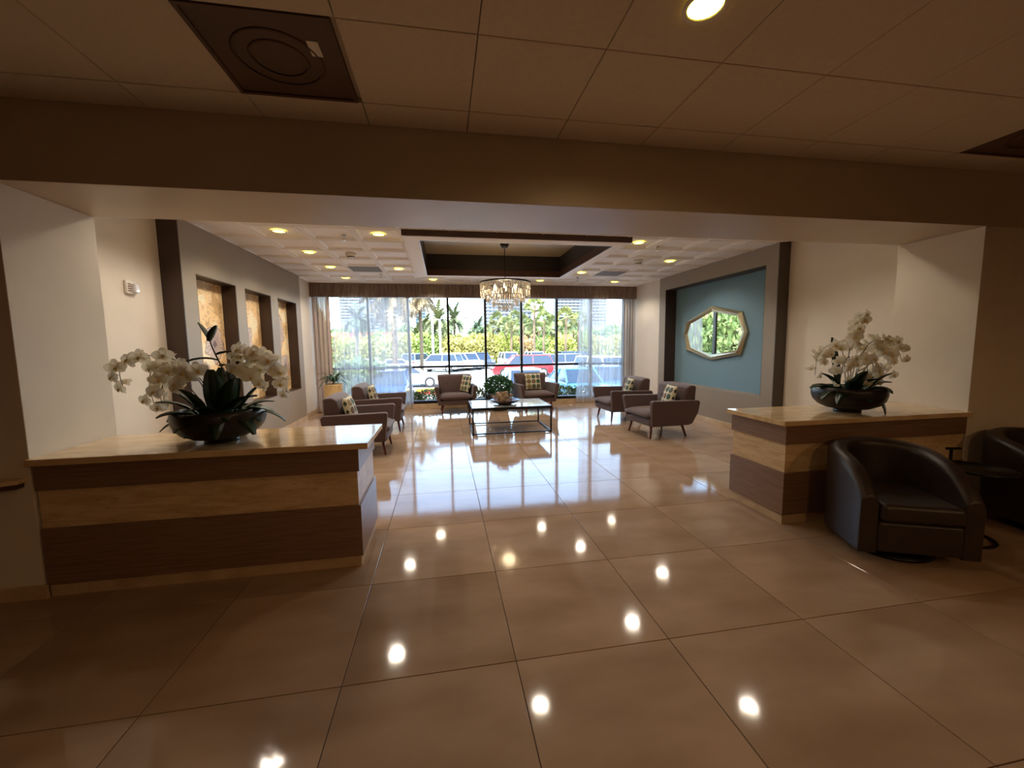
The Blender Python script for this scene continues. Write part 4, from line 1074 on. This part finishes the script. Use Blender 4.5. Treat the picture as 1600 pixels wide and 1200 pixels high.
# palms
def palm_mesh(kind, seed):
    rnd = random.Random(seed); b = MB(); n = 64 if kind == 'date' else 48
    for k in range(n):
        az = 2.4 * k + rnd.uniform(-.2, .2); el = rnd.uniform(-.7, 1.4) if kind == 'date' else rnd.uniform(-.6, 1.5)
        d = Vector((math.cos(az) * math.cos(el), math.sin(az) * math.cos(el), math.sin(el)))
        if kind == 'date':
            L = rnd.uniform(1.6, 2.2); p = Vector((0, 0, 0)); v = d.copy(); side = d.cross(Vector((0, 0, 1))).normalized(); m = 9
            for i in range(m):
                q = p + v * (L / m); lw = .42 * math.sin(PI * (.15 + .8 * i / m))
                for s in (-1, 1):
                    e = q + side * s * lw + v * .22 + Vector((0, 0, -.05)); e2 = p + side * s * lw * .95 + v * .18 + Vector((0, 0, -.05))
                    b.add([p, p + v * .12, e2], [(0, 1, 2)]); b.add([q, q - v * .10, e], [(0, 1, 2)])
                b.add([p - side * .10, p + side * .10, q + side * .09, q - side * .09], [(0, 1, 2, 3)])
                v = (v + Vector((0, 0, -.17))).normalized(); p = q
        else:
            st = d * rnd.uniform(.5, .9); side = d.cross(Vector((0, 0, 1))).normalized(); up = side.cross(d); ro = rnd.uniform(-1.3, 1.3); side, up = side * math.cos(ro) + up * math.sin(ro), up * math.cos(ro) - side * math.sin(ro)
            for i in range(11):
                a = -1.3 + 2.6 * i / 10; e = st + (d * math.cos(a) + side * math.sin(a)) * rnd.uniform(.55, .7) + Vector((0, 0, -.10 - .1 * abs(a)))
                b.add([st, st + (d * math.cos(a + .14) + side * math.sin(a + .14)) * .35 + up * .02, e, st + (d * math.cos(a - .14) + side * math.sin(a - .14)) * .35 + up * .02], [(0, 1, 2, 3)])
            b.add([Vector((0, 0, 0)) - side * .015, side * .015, st], [(0, 1, 2)])
    return b
DATEM = mesh_of(palm_mesh('date', 1), 'crown', FOL); FANM = mesh_of(palm_mesh('fan', 2), 'crown', FOL)
PBARK = mat('palm_bark', rgb(112, 92, 72), .9, var=.4, vscale=6, stretch=(1, 1, 4))
def palm(kind, u, v, Y, s, label, grp, col=(.40, .46, .16), tr=.16):
    p = along(u, Y, None, v); t = thing('date_palm' if kind == 'date' else 'fan_palm', label, 'palm tree', (p.x, p.y, GZ), random.random() * 6, grp)
    c = link('crown', DATEM if kind == 'date' else FANM, t, loc=(0, 0, p.z - GZ)); c.scale = (s, s, s); c.color = tuple(v * (.38 if kind == 'date' else .45) for v in col) + (1,); c['kind'] = 'stuff'
    MB().tube([(0, 0, -.02), (.1, .05, (p.z - GZ) * .5), (0, 0, p.z - GZ)], tr, 10, tr * .8).build('trunk', PBARK, t, smooth=True)
palm('date', 684, 501, 56, 1.45, 'feathery date palm with a round crown left of the first dark mullion', 'feather palms', (.42, .46, .16))
palm('date', 709, 500, 64, 1.45, 'feathery date palm with a round crown right of the first dark mullion', 'feather palms', (.34, .42, .18))
palm('date', 746, 514, 66, 1.15, 'small bluish feather palm left of the central mullion', 'feather palms', (.24, .36, .18))
palm('date', 662, 514, 62, 1.3, 'feather palm lower and left of the round-crowned date palms', 'feather palms', (.36, .44, .16))
palm('fan', 835, 479, 46, 1.05, 'tall fan palm rising above the others right of the chandelier', 'fan palms', (.52, .60, .14))
palm('fan', 850, 500, 46, 0.94, 'fan palm just right of and below the tallest one', 'fan palms', (.46, .56, .16))
palm('fan', 885, 496, 44, 1.05, 'fan palm in front of the balcony tower at the right window bay', 'fan palms', (.58, .60, .18))
palm('fan', 818, 505, 50, 1.01, 'fan palm behind the second mullion right of the chandelier', 'fan palms', (.40, .48, .16))
palm('fan', 790, 508, 55, 1.01, 'fan palm standing below the chandelier crystals', 'fan palms', (.42, .50, .16))
palm('fan', 770, 512, 57, 0.94, 'fan palm immediately right of the central mullion', 'fan palms', (.44, .46, .18))
palm('fan', 800, 514, 52, 0.86, 'low fan palm between the two palms under the chandelier', 'fan palms', (.52, .50, .18))
palm('fan', 905, 500, 46, 0.94, 'fan palm half hidden by the right sheer curtain', 'fan palms', (.36, .44, .16))
for u, v, Y, k, lb in ((778, 500, 62, 'fan', 'background fan palm whose crown tops the row right of the central mullion'), (806, 498, 60, 'fan', 'background fan palm between the chandelier and the next mullion'),
                       (826, 512, 58, 'fan', 'shorter background fan palm below the tallest crown'), (842, 516, 57, 'fan', 'short background fan palm behind the tallest palm trunk'),
                       (861, 505, 60, 'fan', 'background fan palm just left of the third mullion'), (874, 514, 58, 'fan', 'low background fan palm just right of the third mullion'),
                       (896, 516, 56, 'fan', 'low background fan palm below the balcony tower'), (652, 525, 60, 'date', 'low feather palm at the left sheer edge'),
                       (698, 520, 64, 'date', 'low feather palm behind the first dark mullion')):
    palm(k, u, v, Y, 1.15 if k == 'fan' else .95, lb, k + ' palms', (.44, .50, .18))
palm('date', 612, 462, 26, 1.2, 'near palm with dry hanging fronds at the top behind the left sheer', 'near palms behind the sheer', (.66, .46, .22), .20)
palm('date', 655, 462, 27, .75, 'near palm with orange fronds at the top edge beside the sheer', 'near palms behind the sheer', (.72, .50, .24), .12)
palm('date', 558, 500, 24, .55, 'spiky palm against the red roof behind the left sheer', 'near palms behind the sheer', (.20, .30, .16), .10)
for u, Y, s, w_ in ((545, 18, .9, 'beside the spiky palm'), (568, 19, 1.0, 'right of the spiky palm'), (528, 18, .95, 'nearest the beige drape'), (590, 24, .8, 'farther off, before the red roof')):
    p = along(u, Y, GZ); shrub('ornamental_bush', BUSHM, p.x, Y, GZ, s, (.24, .34, .16), 'dark green bush outside behind the left sheer, ' + w_, 'bushes behind the left sheer', trunk=BTR)

# light poles
for u, vt, Y, lb in ((675, 488, 40, 'taller white light pole left of the first dark mullion'), (687, 500, 44, 'shorter white light pole beside the taller one')):
    p = along(u, Y, None, vt); t = thing('light_pole', lb, 'street light', (p.x, p.y, GZ), 0, 'white light poles in the lot')
    MB().tube([(0, 0, 0), (0, 0, p.z - GZ)], .13, 10, .09).build('pole', STRIPE, t, smooth=True)
    MB().box(-.5, .12, -.12, .12, p.z - GZ - .02, p.z - GZ + .10).build('lamp_head', mat('pole_grey', rgb(120, 120, 120), .5), t)

# buildings
def building(label, u0, u1, vtop, Y, depth, wallm, nx, nz, winm, band, zfrom=3.0, ww=.62, wh=.5):
    a = along(u0, Y, None, vtop); c = along(u1, Y, None, vtop); z1 = min(a.z, c.z) if vtop > 470 else a.z
    W_ = c.x - a.x; t = thing('apartment_tower', label, 'building', ((a.x + c.x) / 2, Y, GZ))
    H = z1 - GZ; MB().box(-W_ / 2, W_ / 2, 0, depth, 0, H).build('wall', wallm, t)
    MB().box(-W_ / 2 - .3, W_ / 2 + .3, -.3, depth + .3, H, H + .5).build('roof', wallm, t)
    dz = (H - zfrom) / nz; dx = W_ / nx
    wm = MB().box(-dx * ww / 2, dx * ww / 2, -.08, .02, 0, dz * wh)
    me = mesh_of(wm, 'window', winm); bm_ = mesh_of(MB().box(-W_ / 2 - .1, W_ / 2 + .1, -1.1, 0, -.12, .12), 'balcony', band)
    for j in range(nz):
        z = zfrom + dz * j
        for i in range(nx): link('window', me, t, loc=(-W_ / 2 + dx * (i + .5), 0, z + dz * .25))
        link('balcony_slab', bm_, t, loc=(0, 0, z + dz * .05))
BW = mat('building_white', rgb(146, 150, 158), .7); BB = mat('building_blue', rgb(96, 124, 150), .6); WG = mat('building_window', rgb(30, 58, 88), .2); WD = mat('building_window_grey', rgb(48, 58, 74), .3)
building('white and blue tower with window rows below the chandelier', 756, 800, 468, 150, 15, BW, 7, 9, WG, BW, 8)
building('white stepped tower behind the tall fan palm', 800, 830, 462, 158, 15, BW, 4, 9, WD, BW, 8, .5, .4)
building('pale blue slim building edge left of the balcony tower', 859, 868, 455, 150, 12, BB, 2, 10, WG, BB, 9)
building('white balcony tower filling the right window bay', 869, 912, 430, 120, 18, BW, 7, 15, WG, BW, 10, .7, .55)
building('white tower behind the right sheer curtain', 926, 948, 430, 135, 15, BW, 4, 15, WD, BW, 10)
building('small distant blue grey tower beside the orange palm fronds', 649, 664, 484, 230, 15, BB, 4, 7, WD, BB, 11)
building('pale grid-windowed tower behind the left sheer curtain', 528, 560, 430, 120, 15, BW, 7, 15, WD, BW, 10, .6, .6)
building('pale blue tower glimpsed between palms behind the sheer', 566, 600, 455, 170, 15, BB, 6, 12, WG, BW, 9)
# red roofed restaurant
a = along(532, 60, GZ); c = along(622, 60, GZ); W_ = c.x - a.x
rr = thing('restaurant', 'low building with a red roof behind the left sheer curtain', 'building', ((a.x + c.x) / 2, 60, GZ))
MB().box(-W_ / 2, W_ / 2, 0, 6, 0, 2.9).build('wall', BW, rr)
MB().prism([(-1, 2.9), (7, 2.9), (4.5, 4.6), (1.5, 4.6)], -W_ / 2 - .5, W_ / 2 + .5, 'x').build('roof', mat('red_roof', rgb(170, 50, 40), .6), rr)
for k in range(5): MB().box(-W_ / 2 + .8 + k * W_ / 5.5, -W_ / 2 + 1.8 + k * W_ / 5.5, -.05, .02, .9, 2.1).build('window', WD, rr)

# cars
TYRE = mat('tyre', rgb(36, 36, 38), .8); HUB = mat('hub', rgb(190, 190, 192), .3, metal=.7); CARG = mat('car_glass', rgb(40, 52, 68), .2, spec=.35)
HEAD = mat('car_lamp', rgb(236, 238, 240), .15); TAIL = mat('tail_lamp', rgb(200, 40, 36), .3); CPAINT = {}
def car(label, x, y, rz, col, kind='sedan', L=4.6, Wd=1.8, grp='parked cars outside the window'):
    nm = {'sedan': 'sedan', 'suv': 'sport_utility_vehicle'}[kind]
    t = thing(nm, label, 'car', (x, y, GZ), rz, grp); k = str(col)
    if k not in CPAINT: CPAINT[k] = mat('car_paint_%d' % len(CPAINT), rgb(*col), .22, spec=.7, coat=.8)
    P = CPAINT[k]; h = L / 2; w = Wd / 2
    if kind == 'sedan':
        low = [(-h, .45), (-h, .30), (-h + .1, .22), (h - .1, .22), (h, .30), (h, .55), (h - .15, .68), (h - 1.35, .86), (-h + 1.0, .90), (-h + .1, .82)]
        cab = [(-h + .75, .88), (-h + 1.25, 1.30), (-h + 1.7, 1.41), (-h + 2.6, 1.42), (h - 1.3, .86)]
    else:
        low = [(-h, .6), (-h, .40), (-h + .1, .30), (h - .1, .30), (h, .40), (h, .80), (h - .2, .98), (h - 1.2, 1.06), (-h + .1, 1.08)]
        cab = [(-h + .05, 1.06), (-h + .30, 1.62), (-h + .7, 1.72), (h - 2.1, 1.72), (h - 1.75, 1.66), (h - 1.15, 1.04)]
    # body runs along local x; prism along y
    MB().prism(low, -w, w, 'y').build('body', P, t, bevel=.07, seg=3)
    n = len(cab); zb = cab[0][1]; zt = max(z for _, z in cab)
    def cabin(g, top, ins):
        vs = []
        for s in (-1, 1):
            for (xx, z) in cab:
                f = (z - zb) / (zt - zb); vs.append((xx * g + 0, s * (w - .06 - .16 * f - ins), z))
        return vs
    b = MB(); b.add(cabin(1, 0, 0), [tuple(range(n)), tuple(range(n, 2 * n))[::-1]] + [(i, (i + 1) % n, n + (i + 1) % n, n + i) for i in range(n)])
    b.build('windows', CARG, t, bevel=.02)
    tops = [p for p in cab if p[1] > zt - .14]; x0, x1 = min(p[0] for p in tops), max(p[0] for p in tops)
    b = MB(); b.box(x0 - .05, x1 + .05, -(w - .2), w - .2, zt - .05, zt + .03); b.build('roof', P, t, bevel=.03)
    b = MB()
    for s in (-1, 1):
        for (xx, z), (xt, ztp) in ((cab[0], cab[1]), (cab[-1], cab[-2])): 
            b.tube([(xx, s * (w - .07), z), (xt, s * (w - .06 - .16 * (ztp - zb) / (zt - zb)), ztp), (x0 if xx < 0 else x1, s * (w - .2), zt)], .04, 6)
        xm = (x0 + x1) / 2; b.tube([(xm, s * (w - .07), zb), (xm, s * (w - .2), zt)], .04, 6)
    b.build('pillars', P, t)
    R = .33 if kind == 'sedan' else .38
    for sx in (-1, 1):
        for s in (-1, 1):
            q = MB(); q.prism([(R * math.cos(a), R * math.sin(a)) for a in [2 * PI * i / 20 for i in range(20)]], -.11, .11, 'y')
            wh = q.build('wheel', TYRE, t, bevel=.02, loc=(sx * (h - .88), s * (w - .10), R))
            q = MB(); q.prism([(R * .62 * math.cos(a), R * .62 * math.sin(a)) for a in [2 * PI * i / 14 for i in range(14)]], -.12, .12, 'y'); q.build('hub', HUB, wh)
        for s in (-1, 1):
            zz = .60 if kind == 'sedan' else .82
            MB().box(sx * h - .08 if sx > 0 else -h - .01, h + .01 if sx > 0 else -h + .08, s * (w - .28) - .16, s * (w - .28) + .16, zz - .06, zz + .06).build('headlight' if sx > 0 else 'tail_light', HEAD if sx > 0 else TAIL, t, bevel=.02)
def carp(label, u, Y, rz, col, kind='sedan', **k):
    p = along(u, Y, GZ); car(label, p.x, Y, rz, col, kind, **k)
WHC = (240, 240, 238); SIL = (190, 196, 202); 
carp('blue car parked nose-in behind the left sheer curtain', 606, 19.0, -PI / 2, (36, 76, 150))
carp('white sedan seen side-on beyond the left window armchair', 634, 25.8, .0, WHC)
carp('red sport utility vehicle parked beyond the right window armchair', 815, 31, PI, (160, 16, 24), 'suv', L=4.8)
carp('silver grey sport utility vehicle right of the red one', 866, 33, PI, (96, 100, 108), 'suv', L=4.7)
carp('white sedan nose-in just outside behind the right window armchair', 818, 18.0, -PI / 2, WHC)
carp('light blue car nose-in outside, partly behind the right sheer', 901, 17.6, -PI / 2 + .05, (70, 130, 170))
carp('dark blue grey van at the right of the clear window', 902, 44, .15, (44, 54, 68), 'suv', L=5.2, Wd=2)
carp('pale blue pickup-like vehicle beside the left sheer edge', 652, 46, 1.2, (150, 180, 206), 'suv', L=5)
carp('silver wagon left of the first dark mullion', 685, 40, 2.7, SIL, 'suv')
carp('white sport utility vehicle right of the first dark mullion', 712, 42, -1.2, WHC, 'suv')
carp('second white sport utility vehicle beside the central mullion', 731, 43, -1.3, (232, 234, 238), 'suv')
carp('dark grey car just left of the central mullion', 750, 45, -1.3, (48, 54, 64), 'suv')
carp('white car behind the red sport utility vehicle', 796, 44, -1.5, WHC, 'suv')
carp('pale silver car behind the second mullion right of the chandelier', 837, 45, -1.5, (214, 218, 224), 'suv')
carp('maroon car between the silver and the dark vehicles', 877, 37, .2, (150, 70, 74))
carp('white car far behind the left sheer curtain', 622, 36, .1, WHC)
carp('white sedan far left behind the left sheer curtain', 580, 38, .1, WHC)
carp('white van behind the right sheer curtain', 946, 24, -1.4, WHC, 'suv', L=5.2, Wd=2.0)
carp('blue car behind the right sheer curtain near the wall', 948, 18.5, -PI / 2, (50, 96, 160))
# painted curb block
cu = along(665, 21.5, GZ); t = thing('curb_block', 'yellow and red painted curb block left of the window armchair', 'curb', (cu.x, 21.5, GZ), .05)
MB().box(-.55, .55, -.22, .22, 0, .30).build('yellow_top', mat('yellow_paint', rgb(200, 176, 40), .6), t, bevel=.04)
MB().box(-.50, .50, -.26, -.20, .02, .18).build('red_face', mat('red_paint', rgb(190, 46, 34), .6), t, bevel=.01)

# building's own roof edge so that the sun casts the real shade on the bed
struct(MB().box(-8, 9.5, -7, 10.9, 3.5, 3.7).build('ceiling', BEAM))['label'] = 'flat roof over the hall and lounge'
struct(MB().box(-8, -3.0, 10.3, 10.5, -1.1, 3.5).build('wall_back', PAINT)); struct(MB().box(4.97, 9.5, 10.3, 10.5, -1.1, 3.5).build('wall_back', PAINT))
